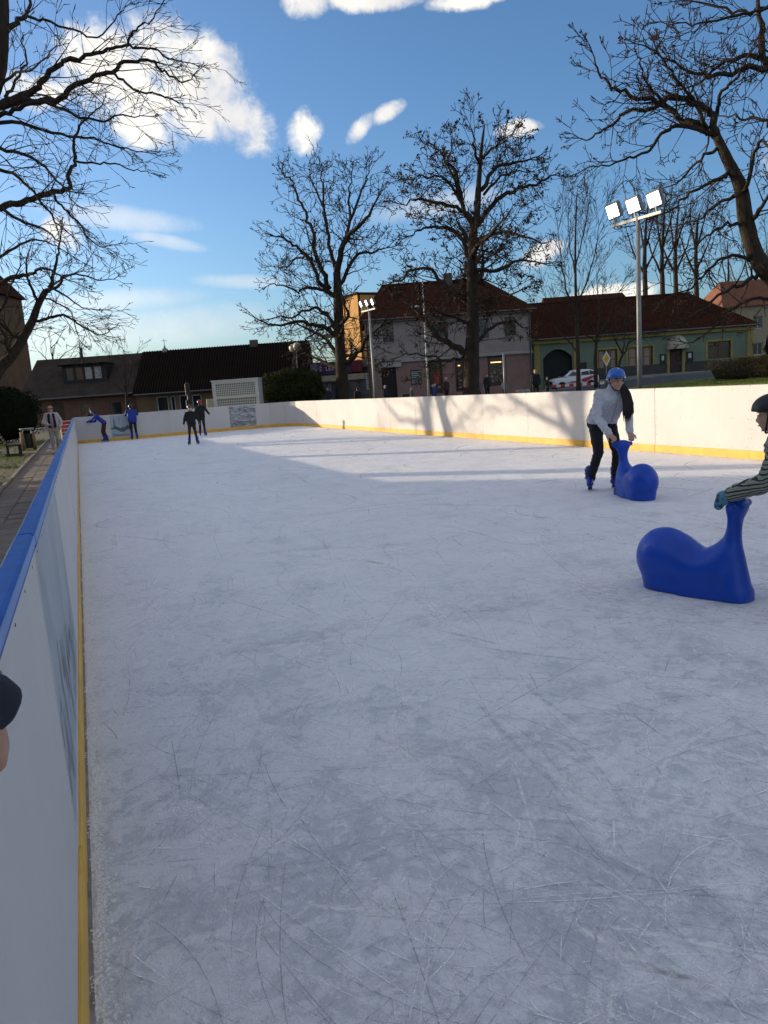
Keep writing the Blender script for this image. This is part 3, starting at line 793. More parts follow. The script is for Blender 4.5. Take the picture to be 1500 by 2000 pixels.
facade(dm, x0, x1, z0 - 0.2, z1 + 0.05, [(x0 + 0.3 + 0.78 * i, x0 + 0.9 + 0.78 * i, z0 + 0.45, z1 - 0.15) for i in range(4)], yd, 0.08)
dm.quad((x0, yd, z0 - 0.2), (x0, yd, z1 + .05), (x0, RY, z1 + .05), (x0, RY, z0 - 0.2)); dm.quad((x1, yd, z0 - 0.2), (x1, RY, z0 - 0.2), (x1, RY, z1 + .05), (x1, yd, z1 + .05))
do = dm.build('dormer', M_DARKWOOD, b.e)
MB().bbox(x0 - 0.25, x1 + 0.05, yd - 0.3, RY - 0.2, z1 + 0.053, z1 + 0.15, 0.03).build('dormer_roof', M_RIBROOF, do)
for i in range(4):
    MB().box(x0 + 0.3 + 0.78 * i, x0 + 0.9 + 0.78 * i, yd + 0.06, yd + 0.075, z0 + 0.45, z1 - 0.15).build('pane', M_PANE if i < 2 else mat('curtained glass', (0.30, 0.30, 0.30), 0.2, 0.25, scale=5), do)
x, z = b.L(124, 694); MB().tube([(x, RY - .3, z - 0.4), (x - 0.02, RY - .3, z + 0.85)], 0.11, 10).build('flue', mat('black flue', (0.02, 0.02, 0.02), 0.6), ro)

# long house under a dark ribbed roof
b = Bld('long_house', -19.6, 61.6, -0.05, 'ochre long house under a steep dark ribbed roof behind the chiller')
W0, W1, EZ, RZ, RY = 0.0, 14.1, 2.55, 5.95, 3.6
wins = []
for px0, px1, py0, py1 in ((304, 331, 774, 803), (331, 345, 772, 803), (348, 372, 771, 803), (373, 396, 770, 800)):
    x0, z1 = b.L(px0, py0); x1, z0 = b.L(px1, py1); wins.append((x0 + .01, x1 - .01, z0, z1 - 0.05))
wins += [(9.5, 10.6, 1.0, 2.2), (11.6, 12.7, 1.0, 2.2)]
facade(MB(), W0, W1, 0, EZ, wins).box(W0, W1, 0.3, 2 * RY, 0, EZ - 0.02).build('wall', M_OCHRE, b.e)
for h in wins: window(b.e, *h, M_TRIMW, nv=1, fw=0.09)
rf = MB()
for y0_, sgn in ((-0.5, 1), (2 * RY + 0.5, -1)):
    rf.add([(W0 - 0.15, y0_, EZ - 0.2), (W1 + 0.15, y0_, EZ - 0.2), (W1 + 0.15, RY, RZ), (W0 - 0.15, RY, RZ)], [(0, 1, 2, 3)])
rf.add([(W1, 0, EZ - 0.1), (W1, 2 * RY, EZ - 0.1), (W1, RY, RZ - 0.06)], [(0, 1, 2)]); rf.add([(W0, 0, EZ - 0.1), (W0, 2 * RY, EZ - 0.1), (W0, RY, RZ - 0.06)], [(0, 1, 2)])
ro = rf.build('roof', M_RIBROOF, b.e)
rib = MB().bar((0, -0.5, EZ - 0.2), (0, RY, RZ), 0.09, 0.09, (1, 0, 0)).mesh('rib'); rib.materials.append(mat('roof rib', (0.020, 0.013, 0.010), 0.95, 0.3, spec=0.03))
for i in range(63):
    o = bpy.data.objects.new('rib', rib); COL.objects.link(o); o.parent = ro; o.location = (W0 + 0.05 + i * 0.2245, 0, 0.01)
MB().tube([(W0, -0.56, EZ - 0.26), (W1, -0.56, EZ - 0.26)], 0.07, 8).build('gutter', M_GUTTER, ro)
x, z = b.L(482, 668); MB().bbox(x - 0.33, x + 0.33, RY - 0.3, RY + 0.3, RZ - 0.5, RZ + 0.35, 0.02).build('chimney', M_BRICK, ro)
x, z = b.L(298, 680)
MB().bbox(x - 0.18, x + 0.18, RY - 0.2, RY + 0.2, RZ - 0.3, RZ + 0.16, 0.02).build('chimney', mat('pale chimney', (0.3, 0.29, 0.27), 0.8), ro)
MB().tube([(x, RY, RZ + 0.1), (x, RY, RZ + 0.95)], 0.025, 6).bar((x - 0.25, RY, RZ + 0.8), (x + 0.25, RY, RZ + 0.8), 0.03, 0.03).tube([(x, RY, RZ + 0.1), (x, RY, RZ + 0.4)], [0.11, 0.05], 8).build('antenna', mat('antenna', (0.12, 0.12, 0.12), 0.5), ro)

# tall tan building seen through the left branches
b = Bld('tall_house', -35.6, 70.0, 0.0, 'tall tan building seen through the branches at the left edge')
TH = 12.9
whol = [(-2.6, -1.5, 8.6, 10.2), (-5.6, -4.5, 8.6, 10.2), (-2.6, -1.5, 5.0, 6.6), (-5.6, -4.5, 5.0, 6.6)]
facade(MB(), -9, 0, 0, TH, whol).box(-9, 0, 0.3, 9, 0, TH - 0.01).build('wall', mat('tan render', (0.12, 0.068, 0.036), 0.95, 0.2, scale=0.8), b.e)
for h in whol: window(b.e, *h, M_DARKWOOD)
rf = MB(); slope_rows(rf, -9.4, 0.4, -5.5, -3.5, -0.4, TH, 4.5, TH + 6, 22)
rf.add([(0.4, -0.4, TH), (0.4, 9.4, TH), (-3.5, 4.5, TH + 6)], [(0, 1, 2)]); rf.add([(-9.4, -0.4, TH), (-9.4, 9.4, TH), (-5.5, 4.5, TH + 6)], [(0, 2, 1)]); rf.add([(0.4, 9.4, TH), (-9.4, 9.4, TH), (-5.5, 4.5, TH + 6), (-3.5, 4.5, TH + 6)], [(0, 1, 2, 3)])
rf.build('roof', M_TILE, b.e)

# town house left of the rink, out of the picture, whose shadow covers the near ice
hb = empty('town_house', (-20, 35.1, -0.05), 0, 'large town house left of the path outside the picture, shading the near ice', 'building')
hol = [(-4.0 - 5 * i, -2.6 - 5 * i, z, z + 1.9) for i in range(12) for z in (1.2, 5.0, 8.8)]
w = MB(); facade(w, -62, 0, 0, 12, hol)
TM = Matrix(((0, 1, 0, 0), (1, 0, 0, 0), (0, 0, 1, 0), (0, 0, 0, 1)))
w.v = [(-v[1], v[0], v[2]) for v in w.v]
w.box(-12, -0.3, -62, 0, 0, 11.98).build('wall', mat('grey beige render', (0.3, 0.26, 0.2), 0.9), hb)
for h in hol:
    MB().box(-0.2, -0.14, h[0], h[1], h[2], h[3]).build('window', M_PANE, hb)
MB().add([(0.4, -62.4, 12), (0.4, 0.4, 12), (-6, 0.4, 16), (-6, -62.4, 16), (-12.4, -62.4, 12), (-12.4, 0.4, 12)], [(0, 1, 2, 3), (3, 2, 5, 4), (1, 5, 2), (0, 3, 4)]).build('roof', M_TILE, hb)

# white two storey house with shops
b = Bld('shop_house', -0.5, 60.0, 0.05, 'pale two storey house with dark red hipped roof and shop windows behind the trees')
EZ, RZ, RY, W1 = 6.75, 9.85, 5.0, 13.1
M_PALE = mat('pale grey plaster', (0.31, 0.26, 0.24), 0.95, 0.14, scale=0.9, bump=0.15)
M_PINK = mat('dusty pink plaster', (0.25, 0.15, 0.13), 0.95, 0.14, scale=1.1, bump=0.15)
M_BEIGE = mat('beige plaster', (0.2, 0.165, 0.12), 0.9, 0.15, scale=1.1)
up = []
for px0, px1, py0, py1 in ((746, 770, 633, 668), (841, 876, 630, 657), (930, 955, 624, 660), (985, 1008, 620, 655)):
    x0, z1 = b.L(px0, py0); x1, z0 = b.L(px1, py1); up.append((x0, x1, z0, z1))
lo = []
for px0, px1, py0, py1 in ((744, 777, 716, 778), (800, 826, 722, 752), (836, 867, 706, 768), (888, 910, 703, 764), (952, 990, 697, 752)):
    x0, z1 = b.L(px0, py0); x1, z0 = b.L(px1, py1); lo.append((x0, x1, max(z0, 0.05), min(z1, 3.3)))
lo[0] = (lo[0][0], lo[0][1], 0.0, lo[0][3])
facade(MB(), 0, W1, 3.42, EZ, up).box(0, W1, 0.35, 2 * RY, 0, EZ - 0.02).build('wall', M_PALE, b.e)
facade(MB(), 0, W1, 0, 3.42, lo, 0.03, 0.25).build('wall', M_PINK, b.e)['label'] = 'dusty pink ground floor wall'
MB().bbox(-0.06, W1 + 0.06, -0.12, 0.05, 3.30, 3.52, 0.03).build('string_course', mat('pale stone band', (0.33, 0.31, 0.29), 0.8), b.e)
MB().bbox(-0.1, W1 + 0.1, -0.3, 0.1, EZ - 0.28, EZ - 0.02, 0.06).build('cornice', M_PALE, b.e)
MB().box(0.0, 0.75, -0.03, 0.024, 0, 3.28).build('pillar', M_BEIGE, b.e)
for h in up: window(b.e, *h, mat('brown frame', (0.10, 0.06, 0.045), 0.6), nv=2, nh=2, sill=M_PALE)
M_SHOPIN = mat('shop interior', (0.05, 0.022, 0.018), 0.8, scale=2.5, col2=(0.13, 0.06, 0.05))
M_SHOPGLASS = glass('shop glass', (0.035, 0.018, 0.016), 0.08)
for i, h in enumerate(lo):
    if i == 0:
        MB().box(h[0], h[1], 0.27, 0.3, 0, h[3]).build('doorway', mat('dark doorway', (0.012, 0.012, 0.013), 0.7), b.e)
    elif i == 1:
        w_ = window(b.e, *h, M_BEIGE, nv=1, y=0.05)
        P_ = MB()
        for k in range(7): P_.box(h[0] + 0.12, h[1] - 0.12 - 0.1 * (k % 3), 0.070, 0.075, h[2] + 0.2 + k * 0.14, h[2] + 0.27 + k * 0.14)
        P_.build('poster_lines', mat('poster print', (0.36, 0.36, 0.35), 0.6), w_)
    else:
        w_ = window(b.e, *h, mat('dark red shop frame', (0.06, 0.018, 0.014), 0.5), nv=1, nh=1, pm=M_SHOPGLASS, fw=0.12, name='shop_window')
        g_ = MB(); rr = random.Random(i)
        for k in range(16):
            x = rr.uniform(h[0] + .15, h[1] - .4); z = rr.uniform(h[2] + .2, h[3] - .9); g_.box(x, x + rr.uniform(.08, .24), 0.137, 0.142, z, z + rr.uniform(.05, .2))
        g_.build('stickers', mat('window stickers', (0.2, 0.16, 0.14), 0.6, 0.7, scale=4), w_)
        if i != 2: MB().box(h[0] + 0.25, h[1] - 0.35, 0.130, 0.139, h[3] - 0.5, h[3] - 0.42).build('lit_tube', emis('shop tube light', (1.0, 0.55, 0.22), 1.6), w_)
        else: MB().box(h[0] + .4, h[0] + .8, 0.128, 0.1365, h[2] + .8, h[3] - 0.9).build('red_poster', mat('red poster', (0.35, 0.02, 0.02), 0.6), w_)
x0, z1 = b.L(744, 706); x1, z0 = b.L(784, 716)
MB().bbox(x0 - .2, x1, -0.12, 0.02, z0, z1 + .1, 0.01).build('shop_sign', mat('pale sign board', (0.34, 0.34, 0.33), 0.6), b.e)
x0, z1 = b.L(714, 730); x1, z0 = b.L(731, 760)
pb = MB().box(x0, x1, -0.02, 0.015, z0, z1).build('poster_board', mat('poster board', (0.3, 0.31, 0.32), 0.6, 0.2), b.e)
P_ = MB()
for k in range(6): P_.box(x0 + .08, x1 - .08 - .06 * (k % 2), -0.026, -0.0225, z0 + .15 + k * .19, z0 + .24 + k * .19)
P_.build('poster_lines', M_INK, pb)
rf = MB()
slope_rows(rf, -0.4, W1 + 0.4, 1.6, W1 - 2.9, -0.45, EZ - 0.05, RY, RZ, 24)
slope_rows(rf, -0.4, W1 + 0.4, 1.6, W1 - 2.9, 2 * RY + 0.45, EZ - 0.05, RY, RZ, 24)
for xe_, xr_ in ((-0.4, 1.6), (W1 + 0.4, W1 - 2.9)):
    for k in range(24):
        t0, t1 = k / 24, (k + 1) / 24
        yy = lambda t, a: a + (RY - a) * t
        xx = lambda t: xe_ + (xr_ - xe_) * t
        zz = lambda t: EZ - 0.05 + (RZ - EZ + 0.05) * t
        rf.add([(xx(t0), yy(t0, -.45), zz(t0) + .03), (xx(t0), yy(t0, 2 * RY + .45), zz(t0) + .03), (xx(t1), yy(t1, 2 * RY + .45), zz(t1)), (xx(t1), yy(t1, -.45), zz(t1))], [(0, 1, 2, 3)])
ro = rf.build('roof', M_TILE, b.e)
MB().tube([(1.6, RY, RZ + .03), (W1 - 2.9, RY, RZ + .03)], 0.12, 8).build('ridge', M_TILE2, ro)
MB().tube([(-.4, -.5, EZ - .1), (W1 + .4, -.5, EZ - .1)], 0.07, 8).build('gutter', M_GUTTER, ro)
for x in (W1 * 0.55, W1 - 3.6): MB().bbox(x - .35, x + .35, RY - .8, RY - .2, RZ - 1, RZ + .6, .02).build('chimney', M_BRICK, ro)
MB().tube([(0.12, -0.1, 0), (0.12, -0.1, EZ - .2)], 0.06, 8).build('drainpipe', mat('dark red drainpipe', (0.07, 0.02, 0.02), 0.5), b.e)
MB().tube([(W1 - .1, -0.1, 0), (W1 - .1, -0.1, EZ - .2)], 0.06, 8).build('drainpipe', mat('grey green drainpipe', (0.05, 0.06, 0.06), 0.5), b.e)

# low glazed shop with purple sign
b = Bld('corner_shop', -6.4, 66.0, 0.02, 'low glazed shop with purple lettered sign between the long house and the tree trunk')
sx0, sz1 = b.L(620, 711); sx1, sz0 = b.L(692, 728)
hol = [(1.2 + i * 1.25, 2.35 + i * 1.25, 0.15, 2.25) for i in range(4)]
facade(MB(), 0, 6.2, 0, 3.3, hol).box(0, 6.2, 0.3, 6, 0, 3.28).build('wall', mat('light shop front', (0.24, 0.22, 0.21), 0.7, 0.12), b.e)
for h in hol: window(b.e, *h, mat('light aluminium', (0.4, 0.4, 0.41), 0.4), nv=1, nh=1, pm=glass('bluish shop glass', (0.10, 0.11, 0.15), 0.1), fw=0.08)
MB().bbox(-0.2, 6.3, -0.5, 6, 3.3, 3.95, 0.05).build('fascia', mat('flat roof edge', (0.13, 0.11, 0.10), 0.8), b.e)
MB().box(sx0 - 0.3, 6.3, -0.62, -0.505, 2.30, 2.80).build('canopy', mat('cream canopy', (0.42, 0.37, 0.26), 0.7), b.e)
sg = MB().bbox(sx0 + 0.02, sx1 - 0.15, -0.66, -0.51, sz0, sz1 - 0.05, 0.01).build('sign', mat('purple sign', (0.055, 0.010, 0.075), 0.5), b.e)
MB().bbox(sx0 - 0.75, sx0 + 0.017, -0.655, -0.512, sz0 - .05, sz1 - 0.05, 0.01).build('sign', mat('lilac sign', (0.24, 0.20, 0.34), 0.5), b.e)
MB().bbox(sx1 - 0.147, sx1 + 0.75, -0.655, -0.512, sz0 + .08, sz1 + 0.05, 0.01).build('sign', mat('crimson sign', (0.12, 0.01, 0.03), 0.5), b.e)
tm = text_mesh('E  LEXIM', 0.50, 0.01)
to = link('lettering', tm, mat('white letters', (0.62, 0.6, 0.62), 0.5), sg)
to.rotation_euler = (R(90), 0, 0); to.location = (sx0 + 1.12, -0.672, (sz0 + sz1) / 2 - 0.02)

# sunlit house side beyond
b = Bld('sunlit_house', -2.95, 80.5, 0.0, 'tall house with orange sunlit side wall behind the left centre tree', turn=R(-60))
hol = [(1.2, 2.1, 4.6, 6.1)]
facade(MB(), 0, 3.6, 0, 10.9, hol).box(0, 3.6, 0.3, 2.2, 0, 10.88).build('wall', mat('warm yellow render', (0.48, 0.26, 0.08), 0.9, 0.2, scale=1), b.e)
for h in hol: window(b.e, *h, M_TRIMW)
MB().bbox(-.15, 3.75, -.15, 2.35, 10.902, 11.1, .05).build('roof', M_TILE, b.e)

# green house on the right
b = Bld('green_house', 13.6, 66.0, 0.4, 'long green house with yellow trim, dark brown tiled roof and white door awning')
W1 = 19.7
EZ = 4.65 - b.z0; RZ = 8.0 - b.z0; RY = 4.0
M_GREEN = mat('sage green plaster', (0.155, 0.20, 0.14), 0.95, 0.14, scale=0.9, bump=0.15)
M_YTRIM = mat('yellow trim', (0.30, 0.235, 0.075), 0.9, 0.15, scale=1.4)
def rect(px0, py0, px1, py1):
    x0, z1 = b.L(px0, py0); x1, z0 = b.L(px1, py1); return (x0, x1, z0, z1)
W_1, W_2, W_3, DR = rect(1168, 684, 1206, 720), rect(1226, 679, 1275, 716), rect(1382, 668, 1427, 698), rect(1308, 680, 1332, 728)
GT = rect(1060, 684, 1119, 745); GT = (GT[0], GT[1], 0.0, GT[3])
DR = (DR[0], DR[1], 0.35, DR[3])
facade(MB(), 0.4, W1, 0, EZ, [W_1, W_2, W_3, DR, GT], 0, 0.3).box(0.4, W1, 0.5, 2 * RY, 0, EZ - 0.02).build('wall', M_GREEN, b.e)
# arch over the gate
ar = MB(); gw = GT[1] - GT[0]; na = 16; gx0 = GT[0]
prof = [(gx0 + gw * i / na, GT[3] - 0.75 * (2 * i / na - 1) ** 2) for i in range(na + 1)]
for (xa_, za_), (xb_, zb_) in zip(prof[:-1], prof[1:]): ar.quad((xa_, 0.001, za_), (xb_, 0.001, zb_), (xb_, 0.001, GT[3] + .01), (xa_, 0.001, GT[3] + .01)); ar.quad((xa_, 0.001, za_), (xa_, 0.3, za_), (xb_, 0.3, zb_), (xb_, 0.001, zb_))
ar.build('gate_arch', M_GREEN, b.e)
MB().box(GT[0], GT[1], 0.40, 0.45, 0, GT[3]).build('gate', mat('black gate', (0.008, 0.010, 0.009), 0.7, 0.3, scale=4, stretch=(6, 1, 1)), b.e)
M_BFRAME = mat('dark brown sash', (0.07, 0.03, 0.018), 0.5)
for k, h in enumerate((W_1, W_2, W_3)):
    window(b.e, *h, M_BFRAME, nv=3 if k < 2 else 2, nh=2 if k < 2 else 1, y=0.14, pm=M_PANEW if k < 2 else M_SHOPGLASS, fw=0.08)
    fr = MB(); o_ = 0.17
    fr.box(h[0] - o_, h[0], -0.04, 0.02, h[2] - 0.02, h[3] + o_).box(h[1], h[1] + o_, -0.04, 0.02, h[2] - 0.02, h[3] + o_).box(h[0], h[1], -0.04, 0.02, h[3], h[3] + o_)
    fr.build('window_surround', M_YTRIM, b.e)
    if k < 2:
        cu = MB(); 
        for q in (0.08, 0.62): cu.box(h[0] + (h[1] - h[0]) * q, h[0] + (h[1] - h[0]) * (q + .27), 0.155, 0.165, h[2] + .12, h[3] - .12)
        cu.build('curtain', mat('pale curtain', (0.30, 0.22, 0.16), 0.8, 0.3, scale=6, stretch=(5, 1, 1)), b.e)
dr = MB().bbox(DR[0] + .02, DR[1] - .02, 0.14, 0.2, DR[2], DR[3] - .02, 0.01)
for q in (0.15, 0.55):
    for zz0 in (0.2, 1.2): dr.bbox(DR[0] + (DR[1] - DR[0]) * q, DR[0] + (DR[1] - DR[0]) * (q + .3), 0.12, 0.15, DR[2] + zz0, DR[2] + zz0 + .8, 0.01)
do = dr.build('door', mat('dark red door', (0.045, 0.014, 0.010), 0.5), b.e)
MB().ell((DR[1] - .15, 0.1, DR[2] + 1.0), (.04, .04, .04)).build('handle', M_STEEL, do)
for x in (DR[0] - .24, DR[1] + .02): MB().box(x, x + .22, -0.05, 0.02, 0.5, DR[3] + .1).build('door_surround', M_YTRIM, b.e)
MB().bbox(DR[0] - .2, DR[1] + .2, -0.5, -0.002, 0.1, 0.34, 0.02).build('doorstep', mat('pale step', (0.3, 0.29, 0.28), 0.8), b.e)
for px0, py0, px1, py1 in ((1289, 692, 1300, 712), (1341, 687, 1353, 709)):
    r_ = rect(px0, py0, px1, py1)
    nb = MB().bbox(r_[0], r_[1], -0.12, -0.003, r_[2], r_[3], 0.01).build('notice_board', mat('black notice case', (0.012, 0.012, 0.013), 0.5), b.e)
    MB().box(r_[0] + .1, r_[1] - .18, -0.126, -0.1225, r_[3] - .55, r_[3] - .15).build('notice', mat('paper', (0.5, 0.5, 0.48), 0.7), nb)
# awning: ribbed quarter dome
x0, z1 = b.L(1301, 656); x1, z0 = b.L(1343, 680); aw = MB(); cx = (x0 + x1) / 2; ra = (x1 - x0) / 2; rz_ = z1 - z0; nu, nv_ = 18, 6
for i in range(nu + 1):
    a = math.pi * i / nu
    for j in range(nv_ + 1):
        t = math.pi / 2 * j / nv_; rr = 1.0 + (0.03 if i % 2 else -0.01)
        aw.v.append((cx - ra * math.cos(a) * rr, -0.9 * math.sin(t) * math.sin(a) * rr - 0.01, z0 + rz_ * (math.sin(a) * math.cos(t)) * rr))
for i in range(nu):
    for j in range(nv_):
        p = i * (nv_ + 1) + j; aw.f.append((p, p + 1, p + nv_ + 2, p + nv_ + 1))
aw.build('awning', mat('cream awning cloth', (0.36, 0.33, 0.26), 0.8, 0.15, scale=4), b.e, True)
pl = MB()
for xa_, xb_ in ((GT[1] + .5, DR[0] - .26), (DR[1] + .26, W1 + .03)): pl.bbox(xa_, xb_, -0.07, 0.05, 0, 1.42, 0.03)
pl.build('plinth', mat('dark grey plinth', (0.055, 0.05, 0.048), 0.8, 0.2, scale=1.2, bump=0.2), b.e)
MB().bbox(0.3, W1 + .15, -0.25, 0.05, EZ - 0.42, EZ - 0.03, 0.08).build('cornice', M_YTRIM, b.e)
for x in (0.45, GT[1] + .12, W1 - .55): MB().box(x, x + .5, -0.06, 0.02, 0.02, EZ - .43).build('pilaster', M_YTRIM, b.e)
MB().tube([(0.2, -.12, 0), (0.2, -.12, EZ - .1)], 0.07, 8).build('drainpipe', mat('grey green drainpipe', (0.05, 0.06, 0.06)), b.e)
rf = MB()
slope_rows(rf, 0.05, W1 + 0.4, 0.05, W1 - 3.9, -0.45, EZ - 0.02, RY, RZ, 30)
slope_rows(rf, 0.05, W1 + 0.4, 0.05, W1 - 3.9, 2 * RY + 0.45, EZ - 0.02, RY, RZ, 30)
for k in range(30):
    t0, t1 = k / 30, (k + 1) / 30
    yy = lambda t, a: a + (RY - a) * t
    xx = lambda t: W1 + .4 - 4.3 * t
    zz = lambda t: EZ - 0.02 + (RZ - EZ + 0.02) * t
    rf.add([(xx(t0), yy(t0, -.45), zz(t0) + .03), (xx(t0), yy(t0, 2 * RY + .45), zz(t0) + .03), (xx(t1), yy(t1, 2 * RY + .45), zz(t1)), (xx(t1), yy(t1, -.45), zz(t1))], [(0, 1, 2, 3)])
rf.add([(0.08, -.3, EZ), (0.08, 2 * RY + .3, EZ), (0.08, RY, RZ - .02)], [(0, 1, 2)])
ro = rf.build('roof', M_TILE2, b.e)
MB().tube([(0.1, RY, RZ + .02), (W1 - 3.9, RY, RZ + .02)], 0.12, 8).build('ridge', M_TILE, ro)
MB().tube([(0.1, -.5, EZ - .06), (W1 + .4, -.5, EZ - .06)], 0.07, 8).build('gutter', M_GUTTER, ro)
bx = MB().bbox(GT[1] + .62, GT[1] + 1.15, -0.35, -0.09, 1.35, 2.0, 0.02).build('meter_box', mat('black box', (0.01, 0.01, 0.012), 0.5), b.e)

# cream house with orange roof, far right
b = Bld('cream_house', 41.0, 88.0, 1.0, 'cream house with orange tiled roof glimpsed behind the right tree')
hol = [(1.0 + 2.4 * i, 2.1 + 2.4 * i, z, z + 1.4) for i in range(4) for z in (1.2, 4.2)]
facade(MB(), 0, 11, 0, 6.8, hol).box(0, 11, .3, 9, 0, 6.78).build('wall', mat('cream plaster', (0.30, 0.25, 0.17), 0.9), b.e)
for h in hol: window(b.e, *h, M_TRIMW)
rf = MB(); slope_rows(rf, -.4, 11.4, 1.5, 9.5, -.4, 6.8, 4.5, 10.2, 22); slope_rows(rf, -.4, 11.4, 1.5, 9.5, 9.4, 6.8, 4.5, 10.2, 22)
rf.add([(-.4, -.4, 6.8), (1.5, 4.5, 10.2), (-.4, 9.4, 6.8)], [(0, 1, 2)]); rf.add([(11.4, -.4, 6.8), (11.4, 9.4, 6.8), (9.5, 4.5, 10.2)], [(0, 1, 2)])
rf.build('roof', mat('orange roof tiles', (0.17, 0.06, 0.028), 0.8, 0.25, scale=2), b.e)
b = Bld('far_house', 26.0, 110.0, 1.0, 'distant pale house roof showing between trunks above the green house')
facade(MB(), 0, 12, 0, 8.6, [(1 + 3 * i, 2.4 + 3 * i, 5.5, 7.2) for i in range(4)]).box(0, 12, .3, 9, 0, 8.58).build('wall', mat('cream plaster', (0.5, 0.44, 0.33)), b.e)
MB().add([(-.4, -.4, 8.6), (12.4, -.4, 8.6), (12.4, 9.4, 8.6), (-.4, 9.4, 8.6), (0, 4.5, 12), (12, 4.5, 12)], [(0, 1, 5, 4), (2, 3, 4, 5), (0, 4, 3), (1, 2, 5)]).build('roof', M_TILE, b.e)

# ------------------------------------------------------------------ trees
M_BARK = mat('dark bark', (0.028, 0.021, 0.016), 0.95, scale=4, col2=(0.070, 0.052, 0.038), bump=0.9, bscale=14, stretch=(3, 3, 0.6), spec=0.15)
M_TWIG = mat('twigs', (0.024, 0.018, 0.015), 0.9, scale=2, col2=(0.058, 0.042, 0.032), spec=0.15)
M_DRY = mat('dry brown leaf clusters', (0.05, 0.025, 0.016), 0.9, scale=5, col2=(0.09, 0.045, 0.028), spec=0.1)
def seg_mesh(name, segs, n=3):
    A = np.array([(*s[0], *s[1], s[2], s[3]) for s in segs], dtype=float)
    P0, P1, r0, r1 = A[:, :3], A[:, 3:6], A[:, 6], A[:, 7]
    D = P1 - P0; D /= np.maximum(np.linalg.norm(D, axis=1, keepdims=True), 1e-9)
    ref = np.where(np.abs(D[:, 2:3]) > 0.8, np.array([[1., 0, 0]]), np.array([[0, 0, 1.]]))
    Xv = np.cross(D, ref); Xv /= np.linalg.norm(Xv, axis=1, keepdims=True); Yv = np.cross(D, Xv)
    V = np.zeros((len(A), 2 * n, 3))
    for k in range(n):
        a = 2 * math.pi * k / n; o = Xv * math.cos(a) + Yv * math.sin(a)
        V[:, k] = P0 + o * r0[:, None]; V[:, n + k] = P1 + o * r1[:, None]
    F = np.array([(k, (k + 1) % n, n + (k + 1) % n, n + k) for k in range(n)])
    FF = (np.arange(len(A))[:, None, None] * 2 * n + F[None]).reshape(-1, 4)
    return np_mesh(name, V.reshape(-1, 3), FF, True)
class Style:
    def __init__(s, **k): s.__dict__.update(k)
UP = Vector((0, 0, 1))
def rvec(rg): 
    return Vector((rg.gauss(0, 1), rg.gauss(0, 1), rg.gauss(0, 1)))
def grow(P, D, L, r, lvl, st, out, rg, tips):
    n = max(2, int(L / st.seg[lvl])); step = L / n
    rmin = st.rmin
    for i in range(n):
        D = (D + rvec(rg) * st.wob[lvl] + UP * (st.trop[lvl] + st.tipup[lvl] * (i / n))).normalized()
        Q = P + D * step
        ra = max(rmin, r * (1 - 0.7 * i / n)); rb = max(rmin * .8, r * (1 - 0.7 * (i + 1) / n))
        out.append((P[:], Q[:], ra, rb))
        P = Q
        if lvl < st.maxl and rg.random() < st.kid[lvl] * step * (0.5 + 0.9 * i / n):
            side = D.cross(rvec(rg)).normalized()
            ang = R(rg.uniform(*st.ang))
            K = D * math.cos(ang) + side * math.sin(ang)
            grow(P, K, L * rg.uniform(*st.ratio) * (1 - 0.35 * i / n), max(rmin, ra * 0.62), lvl + 1, st, out, rg, tips)
    tips.append(P)
    if lvl < st.maxl:
        for q in range(2):
            side = D.cross(rvec(rg)).normalized(); ang = R(rg.uniform(15, 40))
            grow(P, D * math.cos(ang) + side * math.sin(ang), L * rg.uniform(.35, .6), max(rmin, r * .32), lvl + 1, st, out, rg, tips)
def smooth_path(pts, k=4):
    out = []
    P = [pts[0] + (pts[0] - pts[1])] + list(pts) + [pts[-1] + (pts[-1] - pts[-2])]
    for i in range(1, len(P) - 2):
        for j in range(k):
            t = j / k; a, b, c, d = P[i - 1], P[i], P[i + 1], P[i + 2]
            out.append(0.5 * ((2 * b) + (c - a) * t + (2 * a - 5 * b + 4 * c - d) * t * t + (3 * b - a - 3 * c + d) * t ** 3))
    out.append(P[-2]); return out
